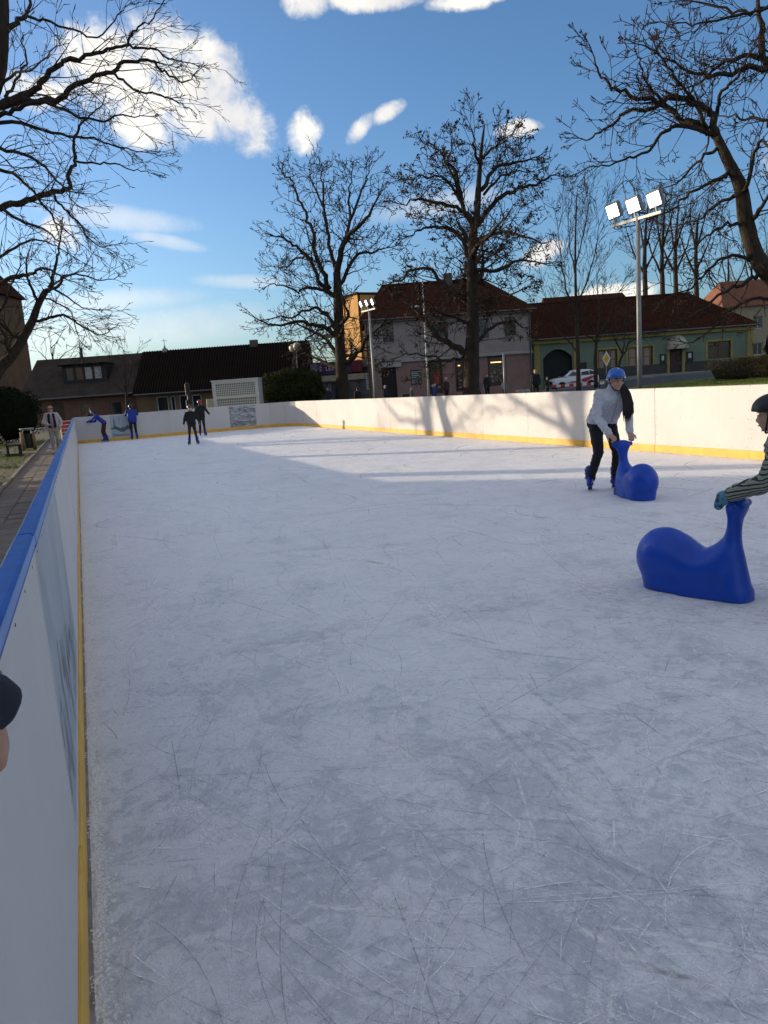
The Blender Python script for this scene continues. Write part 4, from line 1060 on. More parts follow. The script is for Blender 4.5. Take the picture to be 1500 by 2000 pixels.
def tree(name, label, depth, trunk, limbs, st, seed, extra=0, clusters=0.0, csize=1.0, group=None, crown=None, nside=3):
    """trunk/limbs: (list of photo points, r0, r1[, depth drift]) laid out at the tree's own distance, spread in depth"""
    rg = random.Random(seed)
    def path(pts, drift, d0=0.0):
        m = len(pts); out = []
        for i, (x, y) in enumerate(pts):
            out.append(at(x, y, depth + d0 + drift * (i / max(1, m - 1)) ** 1.3))
        return smooth_path(out, 4)
    tp = path(trunk[0], 0)
    base = Vector((tp[0].x, tp[0].y, hz(tp[0].x, tp[0].y)))
    e = empty(name, base, 0, label, 'tree', group)
    m = MB(); nt = len(tp)
    rr = [trunk[1] + (trunk[2] - trunk[1]) * i / (nt - 1) for i in range(nt)]
    foot = tp[0].copy(); foot.z = base.z - 0.1
    full = tp
    if foot.z < tp[0].z - 0.3:
        full = [foot, foot * .8 + tp[0] * .2] + tp; rr = [trunk[1] * 1.5, trunk[1] * 1.15] + rr
    rr = [r * (1 + 0.06 * rg.uniform(-1, 1)) for r in rr]
    m.tube([p - base for p in full], rr, 12)
    m.build('trunk', M_BARK, e, True)
    segs = []; tips = []; lm = MB()
    def kids(pl, r0, r1, lv0, dens, lscale):
        n = len(pl)
        tot = 0
        for i in range(1, n):
            D = (pl[i] - pl[i - 1]); L = D.length; D.normalize(); t = i / n
            if t < 0.12: continue
            c = dens * L; k = int(c) + (1 if rg.random() < c - int(c) else 0)
            for q in range(k):
                side = D.cross(rvec(rg)).normalized(); ang = R(rg.uniform(*st.ang))
                P = pl[i - 1].lerp(pl[i], rg.random())
                r = max(st.rmin, (r0 + (r1 - r0) * t) * rg.uniform(.3, .5))
                grow(P - base, D * math.cos(ang) + side * math.sin(ang), st.len0 * lscale * (1.12 - .62 * t) * rg.uniform(.5, 1.2), min(r, st.rmax0), lv0, st, segs, rg, tips)
    for lb in limbs:
        drift = lb[3] if len(lb) > 3 else rg.uniform(-1, 1) * st.drift
        d0 = lb[4] if len(lb) > 4 else 0.0
        pl = path(lb[0], drift, d0)
        for i in range(1, len(pl) - 1): pl[i] += rvec(rg) * st.limbwob
        n = len(pl)
        lm.tube([p - base for p in pl], [max(st.rmin, lb[1] + (lb[2] - lb[1]) * i / (n - 1)) for i in range(n)], 7)
        kids(pl, lb[1], lb[2], 1, st.dens, 1.0)
        D = (pl[-1] - pl[-2]).normalized()
        for q in range(3):
            side = D.cross(rvec(rg)).normalized()
            grow(pl[-1] - base, (D + side * rg.uniform(.1, .5)).normalized(), st.len0 * getattr(st, 'tip', 1.0) * rg.uniform(.5, .9), max(st.rmin, lb[2]), 1, st, segs, rg, tips)
    for q in range(extra):       # limbs towards and away from the viewer fill the crown
        i = rg.randrange(int(nt * 0.3), int(nt * 0.62)); P = tp[i]
        a = rg.choice((1, -1)) * R(rg.uniform(50, 130)) ; 
        side = Vector(RH) * math.cos(a) + Vector(FH) * math.sin(a)
        D = (side + UP * rg.uniform(.0, .55)).normalized(); L = st.xlen * rg.uniform(.6, 1.1)
        pl = [P]
        for k in range(9):
            D = (D + rvec(rg) * 0.16 + UP * 0.05).normalized(); pl.append(pl[-1] + D * L / 9)
        r0 = trunk[1] * .38; r1 = st.rmin * 1.5
        lm.tube([p - base for p in pl], [r0 + (r1 - r0) * k / 9 for k in range(10)], 6)
        kids(pl, r0, r1, 1, st.dens, 1.0)
    me = seg_mesh('crown', segs, nside)
    if lm.v: lm.build('limbs', M_BARK, e, True)
    link('crown', me, M_TWIG, e)
    if clusters > 0:
        T = [p for p in tips if rg.random() < clusters]
        V = []; F = []
        for p in T:
            for q in range(rg.randint(4, 9)):
                c = p + rvec(rg) * 0.07 * csize; o = len(V); a = rvec(rg).normalized() * rg.uniform(.05, .1) * csize; b_ = rvec(rg).normalized() * rg.uniform(.03, .06) * csize
                V += [c - a, c - b_, c + a, c + b_]; F.append((o, o + 1, o + 2, o + 3))
        link('seed_clusters', np_mesh('seed_clusters', np.array([v[:] for v in V]), np.array(F)), M_DRY, e)['kind'] = 'stuff'
    return e, len(segs)
NSEG = {}
ST_A = Style(seg=(.5, .3, .2, .16), wob=(.1, .17, .24, .28), trop=(0, .04, .05, .06), tipup=(0, .05, .10, .12), kid=(0, 2.6, 3.5), maxl=3, ang=(30, 72), ratio=(.38, .7), rmin=.0135, rmax0=.05, len0=1.4, dens=3.9, drift=2.6, limbwob=.05, xlen=3.8, tip=.55)
treeA = [((668, 778), (668, 740), (666, 700), (662, 640), (660, 580), (658, 532)), .36, .20]
limA = [([(658, 535), (671, 475), (693, 449), (720, 420), (738, 385)], .17, .04), ([(658, 575), (641, 571), (623, 549), (606, 510), (580, 484), (554, 467), (537, 462)], .15, .035),
        ([(644, 565), (628, 530), (615, 493), (612, 458), (597, 423), (584, 389), (571, 358), (554, 341)], .14, .03), ([(658, 540), (647, 493), (636, 432), (630, 380), (628, 337)], .13, .03),
        ([(660, 653), (623, 636), (580, 627), (537, 636), (500, 622)], .13, .03), ([(659, 645), (636, 612), (610, 601), (571, 618), (528, 623)], .11, .03), ([(670, 712), (690, 695), (706, 679), (719, 655), (742, 640)], .17, .04),
        ([(662, 520), (667, 493), (684, 423), (680, 385), (686, 345)], .13, .025), ([(660, 560), (693, 500), (727, 492), (755, 484)], .11, .03), ([(610, 505), (585, 500), (560, 520), (530, 520)], .08, .02),
        ([(640, 570), (610, 560), (580, 570), (545, 555), (520, 560)], .09, .02), ([(661, 630), (640, 640), (600, 660), (575, 690)], .07, .02), ([(684, 430), (705, 380), (715, 350), (722, 325)], .08, .02), ([(630, 400), (610, 350), (606, 330)], .06, .02)]
NSEG['A'] = tree('chestnut_tree', 'bare tree with forked trunk left of centre behind the right boards', 40, treeA, limA, ST_A, 11, extra=7)[1]
ST_B = Style(**{**ST_A.__dict__, 'len0': 1.4, 'rmin': .0145, 'drift': 2.6, 'xlen': 4.2})
treeB = [((920, 775), (921, 740), (922, 683), (924, 618), (922, 553), (924, 458), (931, 423), (935, 358), (940, 293), (946, 245)), .43, .04]
limB = [([(915, 690), (890, 680), (866, 666), (831, 631), (805, 597), (779, 584)], .19, .04), ([(922, 525), (901, 467), (866, 445), (827, 445), (797, 462)], .13, .03), ([(926, 450), (909, 420), (896, 358), (883, 328), (862, 302), (840, 280)], .13, .03),
        ([(925, 430), (900, 410), (866, 397), (818, 389), (788, 400)], .11, .03), ([(931, 441), (970, 393), (1013, 367), (1055, 354), (1080, 342)], .13, .03), ([(940, 371), (970, 328), (1013, 315), (1050, 306)], .11, .03),
        ([(926, 470), (970, 454), (1013, 462), (1057, 475)], .11, .03), ([(924, 530), (970, 527), (1013, 510), (1057, 514)], .11, .03), ([(925, 672), (961, 640), (996, 627), (1026, 640)], .1, .03),
        ([(922, 580), (875, 562), (840, 527), (805, 527), (779, 549)], .12, .03), ([(937, 330), (925, 280), (922, 255)], .08, .02), ([(940, 310), (975, 275), (1000, 262)], .07, .02), ([(900, 390), (880, 320), (885, 280)], .07, .02), ([(945, 380), (990, 340), (1040, 335)], .07, .02), ([(905, 400), (870, 350), (830, 345), (800, 350)], .07, .02),
        ([(924, 640), (885, 615), (850, 605), (830, 580)], .09, .02), ([(924, 600), (960, 580), (1000, 575), (1030, 560)], .09, .02), ([(917, 690), (880, 705), (850, 700), (800, 690), (770, 700)], .07, .02)]
NSEG['B'] = tree('chestnut_tree', 'tall bare tree with straight trunk and brown clusters at centre right behind the boards', 36, treeB, limB, ST_B, 12, extra=7, clusters=.10)[1]
ST_R = Style(seg=(.4, .22, .15, .11), wob=(.1, .15, .22, .26), trop=(0, -.01, .04, .08), tipup=(0, .12, .14, .14), kid=(0, 3.0, 4.0), maxl=3, ang=(25, 65), ratio=(.35, .65), rmin=.0095, rmax0=.03, len0=.95, dens=4.4, drift=2.2, limbwob=.03, xlen=3.5, tip=.5)
treeR = [((1640, 820), (1600, 720), (1560, 620), (1510, 545), (1477, 500), (1457, 433), (1447, 367), (1423, 317), (1400, 267)), .30, .10]
limR = [([(1400, 267), (1393, 227), (1367, 207), (1333, 192), (1293, 197), (1253, 193), (1213, 180), (1187, 163), (1167, 133), (1157, 103)], .095, .015), ([(1400, 267), (1383, 253), (1333, 233), (1300, 207), (1267, 213), (1227, 220), (1187, 250), (1160, 267), (1132, 270)], .085, .014),
        ([(1390, 262), (1333, 247), (1300, 257), (1267, 290), (1227, 310), (1187, 323), (1148, 327)], .06, .012), ([(1510, 128), (1467, 133), (1417, 143), (1373, 147), (1333, 130), (1283, 100)], .08, .014, -1, 1.0), ([(1510, 115), (1450, 113), (1410, 120), (1367, 160), (1313, 180)], .07, .014, 1, 1.0),
        ([(1520, 8), (1467, 23), (1417, 17), (1367, 7), (1313, 3)], .05, .012, 1, 1.0), ([(1500, 15), (1467, 23), (1383, 40), (1350, 50), (1292, 43)], .04, .012, -1, 1.0), ([(1510, 250), (1480, 230), (1433, 230), (1402, 227)], .05, .014, 1, .5),
        ([(1450, 380), (1463, 360), (1477, 287), (1490, 277), (1515, 300)], .06, .02), ([(1424, 322), (1420, 343), (1383, 360), (1340, 383), (1300, 413), (1250, 438)], .06, .012), ([(1490, 527), (1460, 550), (1420, 567), (1367, 610), (1310, 636)], .06, .014),
        ([(1480, 510), (1430, 500), (1390, 520), (1350, 560), (1290, 590)], .05, .013), ([(1457, 433), (1420, 440), (1380, 460), (1330, 500)], .05, .013), ([(1447, 380), (1400, 400), (1360, 430), (1300, 440)], .05, .012),
        ([(1530, 590), (1480, 580), (1430, 600), (1380, 650), (1340, 670)], .05, .012), ([(1480, 0), (1487, 60), (1490, 110), (1530, 190), (1560, 300), (1580, 500), (1590, 700)], .05, .16, 0, 1.0), ([(1400, 290), (1370, 310), (1330, 350), (1290, 370)], .045, .012),
        ([(1383, 253), (1350, 190), (1320, 150), (1290, 110), (1240, 85)], .05, .012), ([(1300, 205), (1270, 170), (1250, 130), (1240, 80)], .035, .01), ([(1460, 440), (1490, 400), (1520, 350)], .07, .02), ([(1400, 225), (1410, 180), (1440, 150), (1470, 90)], .05, .014)]
NSEG['R'] = tree('chestnut_tree', 'leaning bare tree with gnarled branches reaching in from the right edge', 19, treeR, limR, ST_R, 13, extra=0, clusters=.05, csize=.42)[1]
ST_L = Style(seg=(.4, .13, .10, .08), wob=(.05, .06, .08, .09), trop=(0, -.035, -.04, -.03), tipup=(0, .03, .09, .12), kid=(0, 2.4, 2.4), maxl=3, ang=(18, 48), ratio=(.42, .72), rmin=.0062, rmax0=.02, len0=1.0, dens=4.2, tip=.22, drift=2.4, limbwob=.02, xlen=3.5)
treeL = [((-170, 850), (-160, 700), (-130, 500), (-90, 330), (-40, 230), (-5, 150), (6, 70), (8, -40), (20, -200)), .30, .06]
limL = [([(-40, 225), (0, 203), (21, 194), (70, 175), (89, 154), (105, 135), (133, 117), (168, 112), (210, 98), (245, 89), (259, 63), (290, 42), (318, 5)], .085, .010, 0), ([(245, 89), (280, 93), (308, 101), (336, 114), (385, 128)], .03, .009, 0),
        ([(-30, 215), (30, 198), (70, 196), (119, 192), (140, 171), (175, 154), (217, 140), (245, 121), (287, 119), (315, 135), (336, 150), (364, 161), (381, 143)], .08, .010, .4), ([(217, 140), (245, 161), (266, 175), (297, 182), (322, 189), (350, 203), (372, 212)], .03, .008, 0),
        ([(-40, 235), (0, 224), (35, 210), (87, 199), (140, 220), (192, 238), (240, 225), (290, 227)], .06, .009, -1), ([(-110, 470), (-40, 425), (10, 402), (52, 392), (98, 376), (133, 369), (133, 336), (147, 315), (143, 280), (154, 252), (175, 224), (200, 205)], .085, .012, .3),
        ([(147, 315), (182, 318), (224, 322), (259, 331), (294, 338)], .025, .008, 0), ([(10, 66), (38, 38), (52, 31), (60, -20)], .06, .03, .5), ([(10, 190), (25, 168), (49, 122), (45, 70)], .04, .012), ([(52, 31), (100, 45), (150, 60), (190, 75), (230, 30), (245, 12)], .03, .008, -.5),
        ([(-60, 280), (0, 290), (60, 310), (110, 350), (150, 400)], .05, .01), ([(-60, 300), (0, 330), (50, 360), (100, 420), (140, 460)], .05, .01), ([(-30, 240), (40, 240), (100, 260), (170, 270), (230, 285), (300, 300)], .045, .009),
        ([(-90, 380), (-20, 400), (40, 430), (90, 450), (130, 480)], .05, .01), ([(98, 376), (120, 400), (150, 430), (190, 480), (235, 475)], .03, .008), ([(-20, 190), (20, 150), (70, 130), (110, 90)], .04, .01, -1.5)]
NSEG['L'] = tree('linden_tree', 'near bare tree whose long drooping twigs cross the upper left sky', 17, treeL, limL, ST_L, 14, extra=0)[1]
ST_L2 = Style(**{**ST_L.__dict__, 'trop': (0, -.01, -.01, .01), 'tipup': (0, .03, .06, .08), 'rmin': .009, 'rmax0': .03, 'len0': 1.35, 'dens': 2.4, 'drift': 2.6, 'seg': (.5, .2, .16, .13)})
treeL2 = [((-60, 845), (-40, 790), (0, 720), (22, 697), (45, 660), (63, 627), (75, 594), (90, 567)), .24, .10]
limL2 = [([(90, 567), (99, 561), (105, 532), (112, 510), (114, 487), (120, 450)], .08, .02), ([(90, 567), (114, 559), (123, 540), (135, 537), (165, 538), (195, 548), (230, 540)], .06, .012), ([(66, 628), (90, 624), (120, 615), (135, 621), (157, 634), (180, 648), (200, 654), (222, 640)], .06, .012),
         ([(-40, 580), (15, 546), (45, 538), (64, 534), (80, 525), (105, 531), (126, 544), (165, 560)], .09, .012), ([(22, 697), (10, 660), (-5, 620), (20, 570), (40, 520)], .08, .02), ([(45, 660), (20, 650), (-20, 600), (-30, 540)], .08, .02),
         ([(5, 715), (15, 680), (30, 655), (60, 645), (85, 640)], .05, .014), ([(75, 594), (60, 560), (50, 520), (60, 480)], .06, .014), ([(-30, 520), (20, 490), (60, 470), (100, 475), (140, 500)], .06, .012), ([(100, 560), (130, 580), (160, 600), (190, 605)], .04, .01), ([(85, 580), (110, 590), (140, 610), (150, 650), (160, 670)], .035, .01)]
for i_, (dx, dep, lab) in enumerate(((-420, 33, 'bare tree further along the lawn left of the hedge, outside the picture'), (-330, 24, 'bare tree on the lawn behind the bench, outside the picture'))):
    tree('linden_tree', lab, dep, [((dx, 880), (dx + 4, 760), (dx + 8, 620), (dx + 14, 480), (dx + 10, 340)), .30, .07],
         [([(dx + 6, 640), (dx - 70, 560), (dx - 130, 470)], .13, .03), ([(dx + 8, 620), (dx + 80, 540), (dx + 120, 450)], .13, .03), ([(dx + 10, 560), (dx - 40, 440), (dx - 60, 340)], .12, .03), ([(dx + 12, 540), (dx + 60, 420), (dx + 80, 330)], .12, .03), ([(dx + 5, 690), (dx + 90, 640), (dx + 150, 600)], .1, .03), ([(dx + 5, 690), (dx - 90, 640), (dx - 150, 590)], .1, .03)],
         Style(**{**ST_L.__dict__, 'rmin': .012, 'rmax0': .04, 'len0': 1.6, 'dens': 1.6, 'seg': (.6, .4, .3, .25)}), 70 + i_, extra=3)
NSEG['L2'] = tree('linden_tree', 'bare leaning tree in front of the cottage at the left edge', 27, treeL2, limL2, ST_L2, 15, extra=0)[1]
ST_S = Style(seg=(.5, .4, .3, .25), wob=(.05, .08, .12, .15), trop=(0, .10, .06, .03), tipup=(0, .04, .03, 0), kid=(0, 2.0, 2.4), maxl=3, ang=(18, 42), ratio=(.4, .65), rmin=.011, rmax0=.04, len0=2.4, dens=2.4, drift=1.5, limbwob=.03, xlen=3)
NSEG['S'] = tree('birch_tree', 'slender upright bare tree with fine twigs in front of the gate arch', 50, [((1130, 770), (1129, 700), (1126, 620), (1124, 540), (1124, 460), (1127, 380)), .16, .03],
     [([(1126, 620), (1105, 560), (1095, 500), (1090, 450)], .06, .02), ([(1126, 600), (1150, 540), (1165, 480), (1170, 440)], .06, .02), ([(1124, 540), (1112, 480), (1110, 420)], .05, .02), ([(1124, 520), (1142, 450), (1150, 400)], .05, .02), ([(1128, 690), (1110, 665), (1085, 640), (1070, 600)], .05, .015), ([(1128, 650), (1150, 620), (1180, 590)], .05, .015)], ST_S, 16)[1]
ST_T = Style(**{**ST_S.__dict__, 'len0': 1.8, 'trop': (0, .05, .04, .03), 'ang': (20, 50), 'dens': 2.6})
NSEG['T'] = tree('street_tree', 'small pale trunked street tree beside the yellow road sign', 52, [((1164, 757), (1163, 710), (1164, 680), (1166, 650)), .15, .08],
     [([(1166, 655), (1150, 630), (1140, 600), (1130, 570)], .07, .02), ([(1166, 655), (1170, 620), (1168, 580), (1165, 550)], .07, .02), ([(1166, 660), (1185, 630), (1195, 600), (1210, 570)], .07, .02), ([(1165, 670), (1145, 655), (1120, 645)], .05, .02), ([(1167, 668), (1180, 650), (1205, 640)], .05, .02)], ST_T, 17)[1]
NSEG['T2'] = tree('street_tree', 'small dark tree between the two sash windows of the green house', 55, [((1208, 760), (1207, 728), (1211, 705), (1218, 690)), .12, .07],
     [([(1218, 692), (1230, 670), (1250, 655), (1275, 650)], .06, .02), ([(1216, 692), (1205, 670), (1195, 650), (1180, 640)], .06, .02), ([(1217, 690), (1220, 660), (1225, 630)], .06, .02)], ST_T, 18)[1]
NSEG['C'] = tree('shrub_tree', 'small fan shaped bare tree in front of the cottage corner', 58, [((250, 800), (248, 780), (246, 765)), .14, .10],
     [([(246, 768), (236, 745), (225, 715), (215, 700)], .05, .015), ([(246, 768), (244, 735), (243, 700), (242, 690)], .05, .015), ([(246, 768), (252, 740), (260, 710), (266, 692)], .05, .015), ([(246, 770), (230, 755), (208, 740), (195, 725)], .05, .015), ([(247, 770), (258, 755), (268, 730)], .04, .015)], Style(**{**ST_S.__dict__, 'len0': 1.3, 'maxl': 2, 'drift': 1}), 19)[1]
ST_F = Style(**{**ST_S.__dict__, 'len0': 2.4, 'rmin': .016, 'rmax0': .06, 'dens': 1.2, 'maxl': 3, 'trop': (0, .05, .05, .03), 'ang': (22, 50)})
for i, (x, top, lab) in enumerate(((1262, 395, 'leftmost'), (1296, 385, 'second from left'), (1322, 400, 'third from left'), (1362, 420, 'rightmost'))):
    NSEG['F%d' % i] = tree('park_tree', 'bare dark trunked tree above the green house roof, %s of the four' % lab, 84 + 2 * i, [((x, 640), (x - 2, 560), (x - 3, 500), (x, 440), (x + 4, top)), .34, .06],
         [([(x - 2, 540), (x - 25, 490), (x - 40, 440)], .14, .03), ([(x - 2, 530), (x + 20, 480), (x + 35, 430)], .14, .03), ([(x - 2, 500), (x - 12, 440), (x - 14, 400)], .12, .03), ([(x, 480), (x + 14, 430), (x + 20, 400)], .12, .03)], ST_F, 30 + i, group='trees behind the green house')[1]
for i, x in enumerate((1420, 1465, 1510)):
    NSEG['G%d' % i] = tree('park_tree', 'reddish bare bushy tree behind the cream house gable, %s of three' % ('left', 'middle', 'right')[i], 96 + 3 * i, [((x, 660), (x, 590), (x + 3, 530), (x, 470)), .25, .05],
         [([(x, 600), (x - 28, 550), (x - 45, 500)], .1, .03), ([(x, 590), (x + 26, 540), (x + 40, 490)], .1, .03), ([(x, 560), (x - 10, 510), (x - 14, 460)], .1, .03)], ST_F, 40 + i, group='bushy trees at the far right')[1]
NSEG['H'] = tree('park_tree', 'faint leafless tree rising behind the cottage ridge', 80, [((105, 760), (104, 720), (103, 700), (104, 680)), .16, .05],
     [([(104, 715), (85, 695), (70, 680)], .07, .02), ([(104, 715), (122, 695), (140, 682)], .07, .02), ([(104, 705), (100, 680), (98, 665)], .07, .02)], Style(**{**ST_F.__dict__, 'len0': 1.6, 'maxl': 2}), 50)[1]
print('tree segments', NSEG, sum(NSEG.values()))

# ------------------------------------------------------------------ clipped shrubs and hedges
def leaf_cloud(name, P, Nn, size, m, parent, seed, elong=1.6):
    rng = np.random.default_rng(seed); n = len(P)
    a = rng.normal(0, 1, (n, 3)); a += Nn * 0.2; a[:, 2] += 0.8; a /= np.linalg.norm(a, axis=1, keepdims=True)
    b_ = np.cross(a, rng.normal(0, 1, (n, 3))); b_ /= np.linalg.norm(b_, axis=1, keepdims=True)
    sz = size * rng.uniform(.6, 1.4, (n, 1))
    V = np.stack([P - a * sz * elong * .5, P + b_ * sz * .5, P + a * sz * elong, P - b_ * sz * .5], 1).reshape(-1, 3)
    return link(name, np_mesh(name, V, np.arange(4 * n).reshape(-1, 4)), m, parent)
def bush(name, label, c, r, m, mcore, n, seed, power=3.2, leaf=.05, cat='shrub', shape=None):
    e = empty(name, c, -YAW, label, cat)
    rng = np.random.default_rng(seed)
    def sup(d):
        q = (np.abs(d[:, 0] / r[0]) ** power + np.abs(d[:, 1] / r[1]) ** power + np.abs(d[:, 2] / r[2]) ** power) ** (-1 / power)
        return d * q[:, None]
    d = rng.normal(0, 1, (n, 3)); d[:, 2] = np.where(rng.random(n) < .7, np.abs(d[:, 2]), d[:, 2]); d /= np.linalg.norm(d, axis=1, keepdims=True)
    P = sup(d)
    wob = 1 + .05 * np.sin(P[:, 0] * 4 + seed) * np.sin(P[:, 2] * 3.3) + .04 * np.sin(P[:, 1] * 5 + P[:, 2] * 6)
    P = P * wob[:, None] * rng.uniform(.90, 1.02, (n, 1)); P[:, 2] += r[2]
    keep = P[:, 2] > .02; P = P[keep]; d = d[keep]
    leaf_cloud('foliage', P, d, leaf, m, e, seed)
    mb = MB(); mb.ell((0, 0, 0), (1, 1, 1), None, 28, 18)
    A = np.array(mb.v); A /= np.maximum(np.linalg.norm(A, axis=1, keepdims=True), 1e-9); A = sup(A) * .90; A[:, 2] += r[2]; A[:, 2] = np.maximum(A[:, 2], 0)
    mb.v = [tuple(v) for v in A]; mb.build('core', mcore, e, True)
    return e
M_THUJA = mat('thuja foliage', (0.022, 0.026, 0.008), 0.85, scale=4, col2=(0.055, 0.06, 0.018), spec=0.1)
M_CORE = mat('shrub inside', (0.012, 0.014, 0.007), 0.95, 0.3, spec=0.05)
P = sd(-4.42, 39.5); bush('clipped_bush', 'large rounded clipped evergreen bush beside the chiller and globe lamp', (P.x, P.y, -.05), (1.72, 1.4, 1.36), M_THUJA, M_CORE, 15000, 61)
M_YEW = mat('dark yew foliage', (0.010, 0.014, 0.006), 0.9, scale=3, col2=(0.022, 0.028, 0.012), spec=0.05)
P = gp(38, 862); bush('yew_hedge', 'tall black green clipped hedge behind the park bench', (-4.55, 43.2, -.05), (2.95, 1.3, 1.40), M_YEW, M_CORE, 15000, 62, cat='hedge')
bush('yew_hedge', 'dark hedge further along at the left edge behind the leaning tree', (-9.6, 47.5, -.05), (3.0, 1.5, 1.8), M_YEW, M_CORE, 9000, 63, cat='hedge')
M_BEECH = mat('brown hedge leaves', (0.11, 0.075, 0.03), 0.85, scale=2.2, col2=(0.25, 0.17, 0.07), spec=0.1)
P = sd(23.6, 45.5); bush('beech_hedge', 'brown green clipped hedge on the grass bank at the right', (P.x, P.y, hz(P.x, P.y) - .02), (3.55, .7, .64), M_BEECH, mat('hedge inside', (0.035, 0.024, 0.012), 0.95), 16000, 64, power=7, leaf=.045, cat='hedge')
P = sd(34.2, 63.5); bush('round_bush', 'dark leafless looking bush at the right end of the green house', (P.x, P.y, hz(P.x, P.y)), (1.1, .9, 1.5), mat('dark bush', (0.03, 0.022, 0.012), 0.9, 0.4), M_CORE, 5000, 65, power=2.2)

# ------------------------------------------------------------------ lamps, poles and street furniture
M_POLE = mat('galvanised pole', (0.24, 0.23, 0.22), 0.55, 0.12, scale=6, metal=0.55)
M_LAMPON = emis('lit flood panel', (1.0, 0.97, 0.92), 6.0)
M_HOUSING = mat('lamp housing', (0.16, 0.165, 0.17), 0.5, 0.1)
def floodlight(label, x, y, N=(-.93, -.30, -.30), hs=0.92):
    e = empty('floodlight_mast', (x, y, -0.05), 0, label, 'floodlight', 'floodlight masts along the right boards')
    MB().tube([(0, 0, 0), (0, 0, 2.2), (0, 0, 4.32)], [.05, .045, .04], 14).build('pole', M_POLE, e, True)
    MB().bbox(-.13, .13, -.13, .13, 0, .02, .01).build('base_plate', M_POLE, e)
    MB().bar((0, -.62, 4.26), (0, .72, 4.30), .05, .05).build('crossbar', M_POLE, e)
    N = Vector(N).normalized(); q = N.to_track_quat('Z', 'Y').to_matrix().to_4x4()
    for k, yy in enumerate((-.50, .05, .62)):
        c = Vector((-.06, yy, 4.50 + .03 * k)); T = Matrix.Translation(c) @ q @ Matrix.Rotation(R(8), 4, 'Z') @ Matrix.Scale(hs, 4)
        h = MB().bbox(-.165, .165, -.165, .165, -.06, .012, .02, T)
        for i in range(6): h.box(-.16 + i * .06, -.145 + i * .06, -.14, .14, -.10, -.058, T)
        ho = h.build('lamp_head', M_HOUSING, e)
        MB().box(-.125, .125, -.125, .125, .013, .018, T).build('lit_panel', M_LAMPON, ho)
        MB().bar(c, (0, yy, 4.28), .03, .03).build('bracket', M_POLE, ho)
    return e
floodlight('near floodlight mast with three lit square lamps beside the right tree', 10.1, 11.56)
floodlight('far floodlight mast with three lit lamps between the two centre trees', 10.1, 25.45, (-.95, .10, -.30), 0.72)
M_GLOBE = mat('opal globe', (0.62, 0.57, 0.48), 0.35, 0.08)
P = sd(-4.28, 42.0, -.05); e = empty('globe_lamp', P, -YAW, 'slim lamp post with two white globes above the clipped bush', 'street lamp')
MB().tube([(0, 0, 0), (.02, 0, 2), (.06, 0, 3.9)], [.045, .04, .03], 10).build('pole', mat('dark lamp pole', (0.12, 0.115, 0.10), 0.6), e, True)
for c in ((-.13, .15, 4.02), (.13, -.12, 4.08)):
    g = MB().ell(c, (.22, .22, .22), None, 20, 14).build('globe', M_GLOBE, e, True)
    MB().tube([(.06, 0, 3.8), (c[0], c[1], 3.84)], .02, 6).tube([(c[0], c[1], 3.8), (c[0], c[1], 3.88)], .06, 10).build('holder', M_HOUSING, g)
P = sd(*[S(838, 780, 48)[0], 48], 0); P.z = hz(P.x, P.y)
e = empty('street_lamp', P, -YAW, 'tall pale street lamp pole in front of the shop house', 'street lamp')
top = S(829, 545, 48)[1] - P.z
MB().tube([(0, 0, 0), (.01, 0, top * .5), (0.02, 0, top)], [.075, .06, .035], 10).build('pole', mat('pale painted pole', (0.5, 0.5, 0.49), 0.5), e, True)
zz = S(826, 598, 48)[1] - P.z
MB().bar((0, 0, zz), (-.35, -.1, zz + .02), .05, .05).build('arm', M_POLE, e)
MB().bbox(-.75, -.3, -.17, -.02, zz - .04, zz + .07, .03).build('lamp_head', mat('white lamp head', (0.6, 0.6, 0.58), 0.4), e)
for px, pt, pb_, d, rad, m, nm, lab in ((987, 690, 775, 46, .075, M_POLE, 'post', 'plain grey metal post in front of the lit shop window'), (371, 747, 800, 38.5, .07, mat('black post', (0.02, 0.02, 0.022), 0.5), 'post', 'dark post behind the far boards left of the chiller'), (1185, 700, 760, 55, .035, M_POLE, 'road_sign', 'yellow diamond priority road sign on a slim post')):
    P = sd(S(px, pb_, d)[0], d); P.z = hz(P.x, P.y); top = S(px, pt, d)[1] - P.z
    e = empty(nm, P, -YAW, lab, 'road sign' if nm == 'road_sign' else 'post')
    MB().tube([(0, 0, 0), (0, 0, top)], rad, 10).build('pole', m, e, True)
    if nm == 'road_sign':
        h = .52
        MB().prism([(0, top - .6), (.30, top - .02 + .0), (0, top + .55), (-.30, top - .02)], -.075, -.06).build('plate', mat('sign white', (0.75, 0.74, 0.7), 0.4), e)
        MB().prism([(0, top - .40), (.2, top - .02), (0, top + .36), (-.2, top - .02)], -.09, -.0765).build('diamond', mat('sign yellow', (0.7, 0.42, 0.02), 0.4), e)
    elif px == 371:
        MB().bbox(-.10, .10, -.16, .06, top - .62, top - .05, .02).build('signal_box', m, e)
        MB().bbox(-.13, .08, -.14, .05, top - 1.25, top - .85, .02).build('signal_box', m, e)
    else:
        MB().ell((0, 0, top), (rad, rad, .03)).build('cap', m, e)
P = sd(S(930, 760, 41)[0], 41); P.z = hz(P.x, P.y)
e = empty('banner_post', P, -YAW, 'thin post with white banner beside the centre right trunk', 'post')
t_ = S(930, 688, 41)[1] - P.z
MB().tube([(0, 0, 0), (0, 0, t_)], .035, 8).build('pole', M_POLE, e); MB().bbox(.0, .16, -.05, -.04, t_ - .75, t_ - .02, .005).build('banner', mat('white cloth', (0.7, 0.7, 0.7), 0.8), e)

